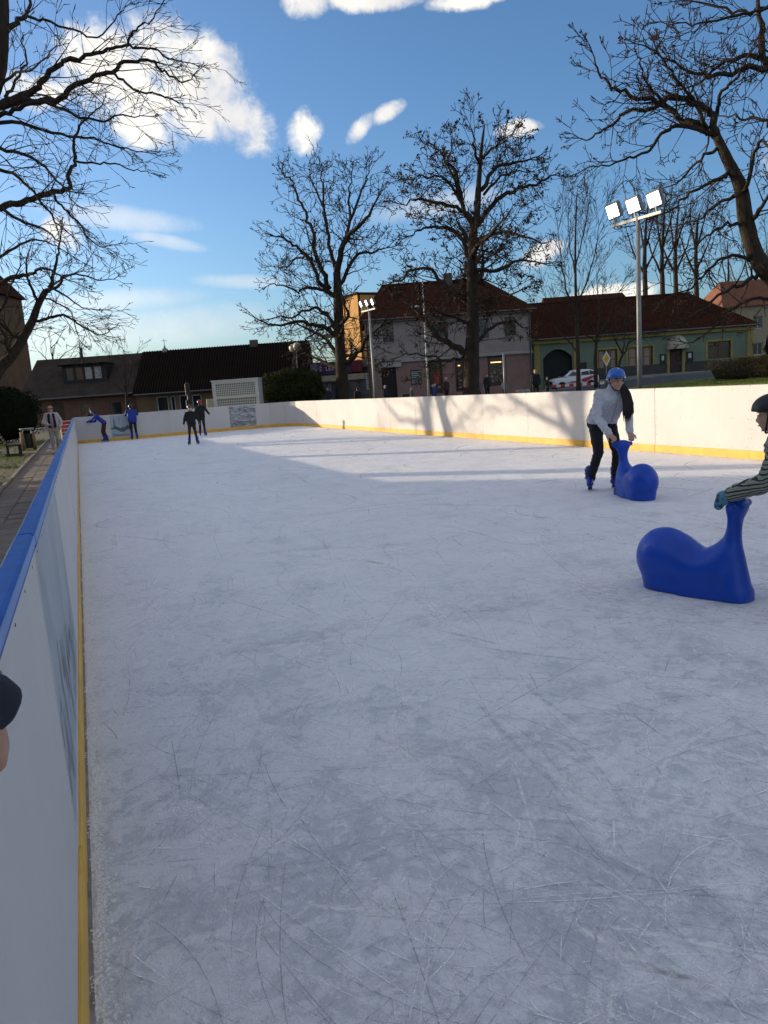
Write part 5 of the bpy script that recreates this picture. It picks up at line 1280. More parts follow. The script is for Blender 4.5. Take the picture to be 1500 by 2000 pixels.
# chiller unit behind the far boards
s0, z1 = S(413, 747, 36); s1, _ = S(503, 741, 36)
e = empty('chiller_unit', sd(s0, 36.0, -.05), -YAW, 'pale grey cooling unit with perforated grilles behind the far boards', 'chiller')
CW, CH = s1 - s0, 2.35
M_CHILL = mat('pale chiller casing', (0.50, 0.50, 0.46), 0.5, 0.06, scale=2)
M_GRILLE = mat('dark grille void', (0.05, 0.06, 0.065), 0.6)
fr = MB().box(0, CW, .12, 1.3, 0, CH)
fr.box(0, .16, 0, .12, 0, CH).box(CW - .16, CW, 0, .12, 0, CH).box(.16, CW - .16, 0, .12, CH - .13, CH)
zs = [(CH - .72, CH - .13), (CH - 1.42, CH - .84)]
fr.box(.16, CW - .16, 0, .12, CH - .84, CH - .72).box(.16, CW - .16, 0, .12, 0, CH - 1.42)
fr.build('casing', M_CHILL, e)
for z0_, z1_ in zs:
    MB().box(.16, CW - .16, .11, .118, z0_, z1_).build('grille_back', M_GRILLE, e)
    g = MB(); nx = 22; nz_ = int((z1_ - z0_) / .098)
    for i in range(nx + 1): g.box(.16 + (CW - .32) * i / nx - .019, .16 + (CW - .32) * i / nx + .019, .05, .06, z0_, z1_)
    for j in range(nz_ + 1): z = z0_ + (z1_ - z0_) * j / nz_; g.box(.16, CW - .16, .061, .07, z - .018, z + .018)
    g.build('grille', M_CHILL, e)
MB().bbox(-.03, CW + .03, -.03, 1.33, CH + .002, CH + .05, .01).build('lid', M_CHILL, e)
sb = MB(); 
for j in range(9): sb.box(-.015, .0, .2, 1.2, CH - .25 - j * .09, CH - .2 - j * .09)
sb.build('louvre', M_GRILLE, e)
e = empty('control_cabinet', sd(s0 - .42, 36.3, -.05), -YAW, 'small beige cabinet attached left of the chiller', 'cabinet')
MB().bbox(0, .40, 0, .5, 0, 1.55, .02).build('casing', mat('beige casing', (0.36, 0.32, 0.25), 0.6), e); MB().bbox(.03, .37, -.012, -.001, .1, 1.5, .004).build('door', mat('beige casing', (0.36, 0.32, 0.25)), e)

# park bench, litter bin, ball bollard, red barrier net
M_SLAT = mat('weathered slats', (0.15, 0.12, 0.09), 0.8, 0.25, scale=5, stretch=(1, 8, 1))
M_IRON = mat('dark iron', (0.02, 0.018, 0.016), 0.6)
e = empty('park_bench', (-2.28, 29.6, -.03), R(96), 'wooden slatted park bench on the lawn by the path', 'bench')
for k in range(5): MB().bbox(-.75, .75, -.24 + k * .095, -.165 + k * .095, .40, .435, .006).build('seat_slat', M_SLAT, e)
for k in range(4):
    T = Matrix.Translation((0, .25 + k * .045, .50 + k * .10)) @ Matrix.Rotation(R(-68), 4, 'X'); MB().bbox(-.75, .75, -.04, .04, -.015, .015, .005, T).build('back_slat', M_SLAT, e)
for x in (-.55, .55):
    l = MB().bar((x, -.2, 0), (x, -.2, .40), .06, .07, (0, 1, 0)).bar((x, .2, 0), (x, .2, .40), .06, .07, (0, 1, 0)).bar((x, -.26, .385), (x, .24, .385), .06, .035).bar((x, .2, .40), (x, .42, .88), .05, .05).bar((x, -.28, .03), (x, .3, .03), .06, .05)
    l.build('leg', M_IRON, e)
e = empty('litter_bin', (-1.98, 33.1, -.03), R(8), 'litter bin with timber posts and metal lid beside the bench', 'litter bin')
for x, y in ((-.21, -.12), (.21, -.12), (-.21, .16), (.21, .16)): MB().tube([(x, y, 0), (x, y, .74)], [.075, .065], 10).build('timber_post', mat('split timber', (0.26, 0.17, 0.10), 0.85, 0.3, scale=6, stretch=(6, 6, 1), bump=.4), e, True)
MB().lathe([(.17, .08), (.19, .66), (.18, .67), (.16, .6)], 16, (0, .02, 0)).build('basket', M_IRON, e)
MB().lathe([(.02, .80), (.24, .80), (.28, .86), (.27, .875), (.02, .83)], 18, (0, .02, 0)).tube([(-.15, .02, .66), (-.15, .02, .81)], .015, 6).tube([(.15, .02, .66), (.15, .02, .81)], .015, 6).build('lid', M_STEEL, e)
e = empty('ball_bollard', (-1.69, 15.1, -.03), 0, 'pale round concrete bollard at the edge of the path', 'bollard')
MB().ell((0, 0, .24), (.22, .22, .22), None, 20, 14).build('ball', mat('pale concrete', (0.4, 0.39, 0.37), 0.8, 0.15, scale=8, bump=.2), e, True); MB().lathe([(.13, 0), (.12, .06)], 14).build('foot', mat('pale concrete', (0.4, 0.39, 0.37)), e)
e = empty('barrier_net', (-.70, 33.2, -.02), 0, 'red and white barrier netting beside the far end of the path', 'barrier')
M_RED = mat('red plastic', (0.55, 0.03, 0.025), 0.5)
for k in range(4): MB().box(.01 + k * .115, .10 + k * .115, 0, .012, .08, 1.04).build('net_strip', M_RED, e)
for k in range(7): MB().box(-.02, .47, -.006, -.001, .12 + k * .15, .150 + k * .15).build('net_band', mat('white plastic', (0.7, 0.7, 0.7), 0.5), e)
for k in (-.02, .47): MB().tube([(k, .03, 0), (k, .03, 1.1)], .02, 8).build('stake', M_STEEL, e)

# barrier tape and boxes by the street
s0_, _ = S(1078, 758, 52); s1_, _ = S(1180, 748, 52)
Pt = sd(s0_, 52); Pt.z = hz(Pt.x, Pt.y)
e = empty('barrier_rail', Pt, -YAW, 'red and white striped barrier plank in front of the parked car', 'barrier')
LW = s1_ - s0_
for k in range(12): MB().box(LW * k / 12, LW * (k + 1) / 12 - .002, -.02, .02, .50, .68).build('stripe', M_RED if k % 2 == 0 else mat('white paint', (0.7, 0.7, 0.68), 0.5), e)
for x in (.3, LW - .3): MB().bar((x, .05, 0), (x, .05, .62), .06, .06).bar((x, -.3, 0), (x, .4, 0.02), .06, .05).build('leg', M_IRON, e)
for i, px in enumerate((1012, 1021, 1030)):
    P = sd(S(px, 762, 50)[0], 50); P.z = hz(P.x, P.y)
    e = empty('planter_box', P, -YAW, 'pale planter box before the pink wall, %s of the three' % ('left', 'middle', 'right')[i], 'planter', 'planter boxes by the pink wall')
    MB().bbox(-.14, .14, -.14, .14, .25, .62, .02).build('box', mat('pale box', (0.34, 0.33, 0.3), 0.8), e); MB().bar((-.1, 0, 0), (-.1, 0, .25), .03, .03).bar((.1, 0, 0), (.1, 0, .25), .03, .03).build('leg', M_IRON, e)
e = empty('sign_frame', sd(S(795, 775, 50)[0], 50, 0.05), -YAW, 'small standing metal frame outside the dark doorway', 'sign')
MB().bar((-.32, 0, 0), (-.32, 0, .9), .05, .04).bar((.32, 0, 0), (.32, 0, .9), .05, .04).bar((-.35, 0, .9), (.35, 0, .9), .04, .05).build('frame', M_POLE, e); MB().box(-.29, .29, -.01, .01, .2, .87).build('board', M_IRON, e)

# parked car: side on, nose to the left
P = sd(S(1078, 757, 60)[0], 59.4); P.z = hz(P.x, P.y) + .02
e = empty('parked_car', P, -YAW + R(6), 'white hatchback with red side graphics parked before the gate arch', 'car')
M_CARW = mat('white car paint', (0.62, 0.63, 0.65), 0.3, 0.03, coat=.4)
M_CARG = glass('car glass', (0.012, 0.014, 0.016), .05)
stn = [(0.02, .42, .70, .58), (.12, .24, .80, .72), (.5, .20, .90, .81), (1.0, .20, .96, .84), (1.4, .20, 1.0, .85), (2.2, .20, 1.02, .85), (3.0, .20, 1.03, .85), (3.5, .22, 1.03, .82), (3.78, .30, .98, .74), (3.85, .42, .9, .66)]
cb = MB()
for x, zb_, zt_, hw in stn:
    ring = [(-hw * .8, zb_), (-hw, zb_ + .12), (-hw * 1.0, (zb_ + zt_) / 2), (-hw * .95, zt_ - .06), (-hw * .82, zt_), (hw * .82, zt_), (hw * .95, zt_ - .06), (hw, (zb_ + zt_) / 2), (hw, zb_ + .12), (hw * .8, zb_)]
    cb.v += [(x, a + .9, z) for a, z in ring]
for i in range(len(stn) - 1):
    for k in range(10):
        k2 = (k + 1) % 10; cb.f.append((i * 10 + k, i * 10 + k2, i * 10 + 10 + k2, i * 10 + 10 + k))
cb.f.append(tuple(range(10))); cb.f.append(tuple(reversed(range(len(stn) * 10 - 10, len(stn) * 10))))
bo = cb.build('body', M_CARW, e, True)
cab = [(.95, 1.0, .72, .72), (1.62, 1.42, .66, .56), (2.3, 1.49, .66, .57), (3.1, 1.46, .65, .56), (3.55, 1.34, .64, .54), (3.74, 1.02, .68, .66)]
cm = MB()
for x, z, hb_, ht in cab: cm.v += [(x, .9 - hb_ - .1, 0.98), (x, .9 - ht, z), (x, .9 + ht, z), (x, .9 + hb_ + .1, 0.98)]
for i in range(len(cab) - 1):
    for k in range(3): cm.f.append((i * 4 + k, i * 4 + k + 1, i * 4 + k + 5, i * 4 + k + 4))
cm.f += [(0, 1, 2, 3)]; cm.build('cabin', M_CARW, e, True)
for nm, poly in (('windscreen', None), ('side_window', [(1.25, 1.05), (1.75, 1.38), (2.3, 1.43), (2.3, 1.05)]), ('side_window', [(2.38, 1.05), (2.38, 1.43), (3.0, 1.40), (3.0, 1.05)]), ('side_window', [(3.06, 1.05), (3.06, 1.39), (3.4, 1.30), (3.55, 1.08)])):
    if poly:
        vs = [(x, .9 - (.82 - (z - .98) * .62) - .012, z) for x, z in poly]; MB().add(vs, [tuple(range(len(vs)))]).build(nm, M_CARG, e)
    else:
        MB().add([(1.02, .3, 1.05), (1.02, 1.5, 1.05), (1.56, 1.4, 1.40), (1.56, .4, 1.40)], [(0, 1, 2, 3)]).build(nm, M_CARG, e).location = (-.035, 0, .025)
for x in (.72, 3.1):
    for y in (.06, 1.74):
        T = Matrix.Translation((x, y, .30)) @ Matrix.Rotation(R(90), 4, 'X')
        wo = MB().lathe([(.20, -.1), (.29, -.1), (.31, -.06), (.31, .06), (.29, .1), (.20, .1)], 20, (0, 0, 0), T).build('wheel', mat('tyre rubber', (0.015, 0.015, 0.016), 0.9), e, True)
        MB().lathe([(.03, -.09), (.205, -.095), (.205, .095), (.03, .09)], 14, (0, 0, 0), T).build('rim', M_STEEL, wo)
MB().ell((.12, .32, .68), (.09, .14, .08)).build('headlight', mat('headlight', (0.5, 0.5, 0.52), 0.1), e, True); MB().ell((.12, 1.48, .68), (.09, .14, .08)).build('headlight', mat('headlight', (0.5, 0.5, 0.52)), e, True)
MB().box(0.0, .03, .5, 1.3, .42, .58).build('grille', M_IRON, e)
gr = MB()
for poly in ([(2.3, .55), (2.7, .50), (3.3, .80), (3.5, .95), (3.1, .92), (2.6, .80), (2.35, .72)], [(1.2, .5), (2.1, .48), (2.2, .56), (1.6, .6)]):
    gr.add([(x, .9 - .87, z) for x, z in poly], [tuple(range(len(poly)))])
gr.build('red_graphic', mat('red vinyl', (0.45, 0.02, 0.02), 0.4), e)
MB().add([(.45, .35, .955), (1.0, .3, 1.0), (1.0, .8, 1.0), (.45, .7, .955)], [(0, 1, 2, 3)]).build('red_graphic', mat('red vinyl', (0.45, 0.02, 0.02)), e)

# ------------------------------------------------------------------ skating aids
def make_seal(loc, rz, label):
    e = empty('skating_aid', loc, rz, label, 'skating aid', 'blue skating aids on the ice')
    key = [(-.012, .603, .064, .112), (.0, .53, .046, .066), (.008, .45, .047, .056), (.02, .37, .060, .066), (.055, .27, .108, .110), (.12, .18, .15, .15), (.22, .155, .148, .165), (.32, .17, .165, .175), (.42, .195, .20, .185), (.49, .21, .212, .185)]
    m = MB()
    K = []
    for (a, z, r, w), (a2, z2, r2, w2) in zip(key[:-1], key[1:]):
        for k in range(9):
            t = k / 9; K.append((a + (a2 - a) * t, z + (z2 - z) * t, r + (r2 - r) * t, w + (w2 - w) * t))
    K.append(key[-1])
    for a, z, r, w in K:
        m.ell((0, a, z), (w, r, r), None, 20, 12)
        if z < .30:
            o = len(m.v); n = 22
            for zz_, k in ((-.03, .80 if a > .3 else .93), (z, 1.0)):
                for i in range(n):
                    t = 2 * math.pi * i / n; m.v.append((w * .97 * k * math.cos(t), a + r * .9 * k * math.sin(t), zz_))
            for i in range(n): j = (i + 1) % n; m.f.append((o + i, o + j, o + n + j, o + n + i))
            m.f.append(tuple(o + i for i in reversed(range(n)))); m.f.append(tuple(o + n + i for i in range(n)))
    # heel of the neck: a flat back down to the ice
    for z, r, w in [(.36 - .012 * q, .046 + .080 * (q / 28) ** .9, .052 + .072 * (q / 28) ** .9) for q in range(29)]:
        m.ell((0, .012, z), (w * 1.05, r, .085), None, 22, 12)
    o = len(m.v); n = 28
    for zz_, k in ((-.03, 1.0), (.07, .985)):
        for i in range(n):
            t = 2 * math.pi * i / n; c_, s_ = math.cos(t), math.sin(t)
            m.v.append((.124 * k * math.copysign(abs(c_) ** .8, c_), .012 + .126 * k * math.copysign(abs(s_) ** .8, s_), zz_))
    for i in range(n): j = (i + 1) % n; m.f.append((o + i, o + j, o + n + j, o + n + i))
    m.f.append(tuple(o + i for i in reversed(range(n)))); m.f.append(tuple(o + n + i for i in range(n)))
    def cut(me):
        for v in me.vertices:
            if v.co.z < .004: v.co.z = .004
    m2 = mat('blue moulded plastic', (0.001, 0.052, 0.40), 0.33, 0.12, scale=3, spec=0.40, bump=0.0, bscale=9)
    solid('body', m, .011, m2, e, 22, cut)
    for s in (-1, 1): MB().tube([(s * .07, -.015, .605), (s * .105, -.02, .612), (s * .128, -.022, .612), (s * .136, -.022, .612)], [.030, .028, .024, .012], 12).build('handle', m2, e, True)
    e.scale = (.95, .95, .98)
    return e
AID1 = Vector((5.93, 7.09, 0)); F1 = R(166)
AID2 = Vector((3.665, 3.36, 0)); F2 = R(17)
make_seal(AID2, F2, 'large blue plastic skating aid nearest the camera, pushed by the striped child')
make_seal(AID1, F1, 'blue plastic skating aid held by the girl in the pale sweater')

# ------------------------------------------------------------------ people
M_SKIN = mat('skin', (0.46, 0.27, 0.19), 0.55, 0.06, scale=8, spec=0.3)
M_SKIN2 = mat('hand skin', (0.42, 0.22, 0.15), 0.55, 0.12, scale=14, spec=0.3, bump=.12, bscale=60)
M_BLACK = mat('black cloth', (0.012, 0.012, 0.014), 0.85, 0.3, scale=9, bump=.3, bscale=30)
M_NAVY = mat('dark navy cloth', (0.015, 0.017, 0.026), 0.85, 0.3, scale=9, bump=.3, bscale=30)
M_BLUEJ = mat('bright blue jacket', (0.010, 0.035, 0.26), 0.7, 0.2, scale=8, bump=.3, bscale=20)
M_SKATE = mat('blue skate shell', (0.006, 0.022, 0.25), 0.4, 0.15)
M_BLADE = mat('steel blade', (0.5, 0.5, 0.52), 0.3, metal=.9)
M_HAIRD = mat('dark brown hair', (0.018, 0.010, 0.008), 0.6, 0.4, scale=6, stretch=(14, 14, 1.5), bump=.5, bscale=8)
M_HAIRB = mat('fair hair', (0.36, 0.24, 0.12), 0.6, 0.3, scale=6, stretch=(14, 14, 2))
M_HAIRG = mat('grey hair', (0.4, 0.38, 0.36), 0.7, 0.2)
def v3(*a): return Vector(a)
def pose(h=1.7, **over):
    J = dict(hipR=(.09, 0, .90), hipL=(-.09, 0, .90), kneeR=(.10, .03, .49), kneeL=(-.10, .03, .49), ankR=(.10, -.01, .09), ankL=(-.10, -.01, .09),
             shR=(.175, 0, 1.40), shL=(-.175, 0, 1.40), elR=(.23, -.02, 1.13), elL=(-.23, -.02, 1.13), wrR=(.24, .07, .90), wrL=(-.24, .07, .90),
             neck=(0, 0, 1.46), head=(0, .02, 1.60), look=(0, 1, 0), toeR=(.25, 1, 0), toeL=(-.25, 1, 0), handR=(0, .2, -1), handL=(0, .2, -1))
    J.update(over); k = h / 1.7
    return {a: (Vector(b) * k if a not in ('look', 'toeR', 'toeL', 'handR', 'handL') else Vector(b).normalized()) for a, b in J.items()}, k
def frame_from(look):
    y = look.normalized(); x = y.cross(UP).normalized(); z = x.cross(y)
    return Matrix((x, y, z)).transposed()
def hand_prims(m, W, d, nrm, k, side, curl=55, fingers=True):
    """palm from the wrist along d, back of the hand facing nrm; fingers curl away from nrm"""
    d = d.normalized(); nrm = (nrm - d * nrm.dot(d)).normalized(); x = d.cross(nrm) * side
    pe = W + d * .085 * k
    for q in (-.028, -.009, .010, .028): m.cap(W + d * .015 * k + x * q * .7 * k, pe + x * q * k, .017 * k, .0145 * k, 8)
    if not fingers: m.cap(pe, pe + (d - nrm * .5) * .06 * k, .026 * k, .018 * k, 8); return
    for q, L in zip((-.030, -.010, .010, .029), (.062, .078, .082, .072)):
        p = pe + x * q * k; D = d.copy(); seg = L * k * .42; r = .0098 * k
        for c in range(3):
            a = R(curl * (.6, 1.0, .8)[c]); ax = x * side
            D = (Matrix.Rotation(-a * 1.0, 3, x * side) @ D) if True else D
            if c == 0 and (D - d).dot(nrm) > 0: D = Matrix.Rotation(a * 2, 3, x * side) @ D; flip = True
            p2 = p + D * seg * (1, .8, .62)[c]; m.cap(p, p2, r, r * .92, 8); p = p2; r *= .92
    # thumb leaves the side of the palm near its base
    tb = W + d * .03 * k + x * (.030 * k)
    t1 = tb + (d * .6 + x * .75 - nrm * .35).normalized() * .038 * k; t2 = t1 + (d * .9 + x * .1 - nrm * .55).normalized() * .034 * k
    m.cap(tb, t1, .0135 * k, .0115 * k, 8); m.cap(t1, t2, .0112 * k, .0095 * k, 8)
def person(label, loc, rz, J, k, top, bottom, vox=.02, feet='shoe', helmet=None, hair=None, fine=False, group=None, topname='jacket', bulk=1.0, skin=M_SKIN, gloves=None, curl=55, palmN=None, legs=1.0, cuff=0.0, handk=.95):
    e = empty('person', loc, rz, label, 'person', group)
    B = MB()
    F = frame_from(J['look']); c = J['head']; hk = k if k > .8 else k * 1.12
    def hp(x, y, z): return c + F @ (Vector((x, y, z)) * hk)
    B.ell(hp(0, -.012, .028), tuple(v * hk for v in (.076, .092, .088)), F.to_4x4())
    B.ell(hp(0, .022, -.045), tuple(v * hk for v in (.060, .066, .070)), F.to_4x4())
    B.cap(hp(0, .082, .012), hp(0, .104, -.022), .010 * hk, .0145 * hk, 8)
    for s in (-1, 1):
        B.ell(hp(s * .078, -.005, -.01), tuple(v * hk for v in (.012, .022, .032)), F.to_4x4(), 8, 6)
        B.ell(hp(s * .04, .066, -.028), tuple(v * hk for v in (.024, .022, .022)), F.to_4x4(), 8, 6)
    B.ell(hp(0, .082, -.062), tuple(v * hk for v in (.026, .013, .012)), F.to_4x4(), 8, 6)
    B.ell(hp(0, .070, -.100), tuple(v * hk for v in (.024, .020, .016)), F.to_4x4(), 8, 6)
    B.cap(J['neck'] - (J['head'] - J['neck']) * .2, hp(0, -.02, -.06), .054 * k, .05 * k)
    pel = (J['hipR'] + J['hipL']) / 2; sh = (J['shR'] + J['shL']) / 2
    for s in 'RL':
        B.cap(J['hip' + s], J['knee' + s], .07 * k, .05 * k); B.cap(J['knee' + s], J['ank' + s], .048 * k, .036 * k)
        B.cap(J['sh' + s], J['el' + s], .044 * k, .036 * k); B.cap(J['el' + s], J['wr' + s], .035 * k, .026 * k)
        B.cap(J['hip' + s], sh.lerp(J['sh' + s], .5) - UP * .06 * k, .085 * k, .07 * k)
        if gloves is None:
            hd = J['hand' + s]; sgn = 1 if s == 'R' else -1
            hand_prims(B, J['wr' + s], hd, palmN if palmN is not None else Vector((sgn, 0, .3)), k * handk, sgn, curl, fine)
    B.cap(J['hipR'], J['hipL'], .09 * k, .09 * k); B.cap(pel, J['neck'], .09 * k, .045 * k)
    solid('body', B, vox if not fine else .0058, skin, e, 3 if fine else 2)
    if vox < .03:
        for s in (-1, 1):
            eo = MB().ell(hp(s * .031, .0775, .006), (.0115 * hk, .011 * hk, .0085 * hk), F.to_4x4(), 10, 8).build('eye', mat('eye white', (0.55, 0.53, 0.5), 0.3), e, True)
            MB().ell(hp(s * .031, .0865, .006), (.0062 * hk, .0045 * hk, .0066 * hk), F.to_4x4(), 8, 6).build('iris', mat('dark iris', (0.02, 0.012, 0.008), 0.2), eo, True)
            MB().cap(hp(s * .016, .089, .027), hp(s * .048, .080, .029), .0042 * hk, .003 * hk, 6).build('eyebrow', M_HAIRD, e, True)
        MB().ell(hp(0, .094, -.062), (.021 * hk, .005 * hk, .0055 * hk), F.to_4x4(), 10, 6).build('lips', mat('lips', (0.32, 0.11, 0.09), 0.45), e, True)
    # upper garment
    T = MB(); b = bulk
    for s in 'RL':
        T.cap(J['hip' + s] + Vector((0, 0, .02 * k)), sh.lerp(J['sh' + s], .52) - UP * .04 * k, .108 * k * b, .098 * k * b, 12)
        T.cap(J['sh' + s] - UP * .01 * k, J['el' + s], .062 * k * b, .054 * k * b, 12)
        T.cap(J['el' + s], J['el' + s].lerp(J['wr' + s], .97), .054 * k * b, (.041 + cuff) * k * b, 12)
    T.cap(pel + UP * .02 * k, sh - UP * .06 * k, .112 * k * b, .105 * k * b, 12); T.cap(J['shR'], J['shL'], .06 * k * b, .06 * k * b, 12)
    T.cap(sh, J['neck'], .088 * k, .071 * k, 12)
    rgx = random.Random(sum(map(ord, label)))
    if vox < .025:      # folds
        for s in 'RL':
            for t in (.15, .35, .6, .8):
                p = J['el' + s].lerp(J['wr' + s], t); q = rvec(rgx).normalized() * .012 * k; T.ell(p + q, (.046 * k * b,) * 3, None, 10, 7)
                p = J['sh' + s].lerp(J['el' + s], t); q = rvec(rgx).normalized() * .012 * k; T.ell(p + q, (.055 * k * b,) * 3, None, 10, 7)
    to = solid(topname, T, max(vox * .8, .009) if not fine else .008, top, e, 4, None, (.011 * k if vox < .025 else 0))
    # trousers
    L = MB()
    for s in 'RL':
        L.cap(J['hip' + s], J['knee' + s], .093 * k * legs, .064 * k * legs, 12); L.cap(J['knee' + s], J['ank' + s] + (J['knee' + s] - J['ank' + s]) * .12, .063 * k * legs, .052 * k * legs, 12)
    L.cap(J['hipR'], J['hipL'], .107 * k, .107 * k, 12)
    if vox < .025:
        for s in 'RL':
            for t in (.1, .9, .8): L.ell(J['knee' + s].lerp(J['ank' + s], t) + rvec(rgx).normalized() * .01, (.058 * k,) * 3, None, 10, 7)
    solid('trousers', L, max(vox * .8, .009) if not fine else .008, bottom, e, 4, None, (.007 * k if vox < .025 else 0))
    for s in 'RL':
        A = J['ank' + s]; d = J['toe' + s]; d = Vector((d.x, d.y, 0)).normalized(); sx = Vector((d.y, -d.x, 0))
        m = MB()
        if feet == 'skate':
            m.cap(A + UP * .13 * k, A + UP * .02 * k, .062 * k, .055 * k, 12); m.cap(A - d * .035 * k - UP * .025 * k, A + d * .14 * k - UP * .03 * k, .048 * k, .042 * k, 12); m.cap(A + UP * .02 * k, A + d * .10 * k - UP * .02 * k, .05 * k, .04 * k, 12)
            so = solid('skate', m, max(vox * .7, .008), M_SKATE, e, 2)
            z0 = 0.003 - 0
            bl = MB(); a0 = A - d * .085 * k; a1 = A + d * .19 * k
            lo = Vector((a0.x, a0.y, .016)); hi = Vector((a1.x, a1.y, .016)); bl.bar(lo, hi, .006, .026)
            bl.build('blade', M_BLADE, so)
            hb_ = MB()
            for t in (.2, .75):
                q = a0.lerp(a1, t); hb_.bar(Vector((q.x, q.y, .02)), Vector((q.x, q.y, max(.03, A.z - .04 * k))), .05 * k, .022, d)
            hb_.build('blade_holder', mat('black plastic', (0.015, 0.015, 0.017), 0.5), so)
            if vox < .025:
                st = MB()
                for zz_ in (.03, .085, .13):
                    cc = A + UP * zz_ * k
                    st.tube([cc + (d * math.cos(t) * .058 + sx * math.sin(t) * .058) * k for t in lin(-1.9, 1.9, 12)], .010 * k, 6)
                st.build('buckle', mat('dark buckle', (0.006, 0.010, 0.05), 0.35), so, True)
        else:
            m.cap(A - d * .03 * k - UP * .04 * k, A + d * .15 * k - UP * .05 * k, .042 * k, .036 * k, 10); m.cap(A + UP * .02 * k, A + d * .05 * k - UP * .04 * k, .045 * k, .04 * k, 10)
            solid('shoe', m, max(vox * .7, .01), feet if not isinstance(feet, str) else M_BLACK, e, 2)
    if helmet is not None:
        H = MB(); n = 26; rows = 9
        for j in range(rows + 1):
            t = math.pi / 2 * j / rows
            for i in range(n):
                a = 2 * math.pi * i / n
                low = -.012 + (.030 * max(0, math.sin(a)) - .030 * max(0, -math.sin(a)))
                r_ = math.cos(t) ** .8 if j < rows else 0
                H.v.append(tuple(hp(.108 * r_ * math.cos(a), -.012 + (.128 + .012 * max(0, math.sin(a)) * (1 - t)) * r_ * math.sin(a), .028 + low * math.cos(t) ** 3 + .118 * math.sin(t))))
        for j in range(rows):
            for i in range(n):
                i2 = (i + 1) % n; H.f.append((j * n + i, j * n + i2, j * n + n + i2, j * n + n + i))
        o = len(H.v)
        for i in range(n):
            p = Vector(H.v[i]); H.v.append(tuple(p + (c + F @ Vector((0, -.012, .028)) * hk - p) * .10 - UP * .002))
        for i in range(n): i2 = (i + 1) % n; H.f.append((i2, i, o + i, o + i2))
        ho = H.build('helmet', helmet, e, True)
        st = MB()
        for s in (-1, 1): st.tube([hp(s * .09, .0, .02), hp(s * .082, .02, -.05), hp(s * .04, .05, -.115), hp(0, .055, -.122)], .006 * hk, 6)
        st.build('chin_strap', M_BLACK, ho, True)
        if vox < .025:
            vt = MB()
            for s in (-.055, 0, .055): vt.tube([hp(s, .062 - abs(s) * .3, .125 - abs(s) * .35), hp(s * 1.05, -.03, .1475 - abs(s) * .42), hp(s, -.09, .10 - abs(s) * .25)], .0035 * hk, 6)
            vt.build('vent', mat('helmet vent', (0.005, 0.01, 0.05), 0.6), ho, True)
    if hair is not None:
        hm, style = hair; Hm = MB(); STR = MB()
        if style != 'under':
            Hm.ell(hp(0, -.030, .045), tuple(v * hk for v in (.088, .094, .088)), F.to_4x4())
        if style == 'long':
            for s in (-1, 1): Hm.cap(hp(s * .065, -.03, .02), hp(s * .08, -.03, -.18), .035 * hk, .03 * hk)
            Hm.cap(hp(0, -.07, .0), hp(0, -.08, -.2), .06 * hk, .05 * hk)
        if style == 'under':
            Hm.cap(hp(.0, -.055, -.01), hp(-.03, -.045, -.09), .062 * hk, .055 * hk)
            Hm.cap(hp(-.06, -.02, -.03), hp(-.095, .05, -.15), .030 * hk, .036 * hk); Hm.cap(hp(-.095, .05, -.15), hp(-.105, .10, -.30), .036 * hk, .018 * hk)
            for q in range(90):
                u = rgx.uniform(-1, 1); v = rgx.uniform(-1, 1); z1 = rgx.uniform(-.50, -.34); f1 = rgx.uniform(-.02, .02)
                P_ = [(-.058 + u * .012, -.02 + v * .025, .01), (-.078 + u * .022, .01 + v * .03, -.07), (-.095 + u * .045 + f1, .065 + v * .025, -.16), (-.10 + u * .06 - f1, .115 + v * .02, -.27), (-.098 + u * .058 + f1, .145 + v * .018, -.38), (-.09 + u * .045, .15 + v * .018, z1)]
                STR.tube(smooth_path([hp(*p) for p in P_], 3), [.0065 * hk] * 13 + [.004 * hk, .0025 * hk, .001 * hk], 5)
        if style == 'short': Hm.cap(hp(0, -.05, .0), hp(0, -.05, -.05), .062 * hk, .05 * hk)
        hro = solid('hair', Hm, max(vox * .7, .009), hm, e, 2)
        if STR.v: STR.build('strands', hm, hro, True)['kind'] = 'stuff'
    return e, to, hp

# girl in a pale sweater leaning on the far skating aid
M_SWEATER = mat('pale grey sweater', (0.50, 0.50, 0.545), 0.85, 0.07, scale=7, bump=.35, bscale=26)
J, k = pose(1.7, hipR=(.10, -.14, .845), hipL=(-.08, -.14, .835), kneeR=(.135, .02, .485), kneeL=(-.09, .06, .48), ankR=(.185, -.14, .125), ankL=(-.10, -.02, .125), shR=(.165, .13, 1.205), shL=(-.165, .15, 1.19), elR=(.205, .13, .94), elL=(-.205, .15, .935),
            wrR=(.128, .325, .722), wrL=(-.128, .335, .722), neck=(-.005, .15, 1.255), head=(-.01, .235, 1.355), look=(.03, 1, -.12), toeR=(.45, 1, 0), toeL=(-.2, 1, 0), handR=(-.25, .9, -.55), handL=(.25, .9, -.55))
GL = AID1 - Vector((-math.sin(F1), math.cos(F1), 0)) * .40
ge, gt, ghp = person('girl in blue helmet and pale grey sweater leaning on a skating aid', (GL.x, GL.y, 0), F1, J, k, M_SWEATER, M_BLACK, .014, 'skate', mat('glossy blue helmet', (0.008, 0.10, 0.42), 0.28, 0.12, coat=.3), (M_HAIRD, 'under'), fine=True, topname='sweater', curl=62, palmN=Vector((0, .35, 1)))
MB().tube([(-.002, .285, 1.16), (0, .262, 1.08), (.0, .20, .98), (.0, .11, .88)], .004, 6).build('zip', mat('grey zip', (0.22, 0.22, 0.24), 0.4), ge, True)
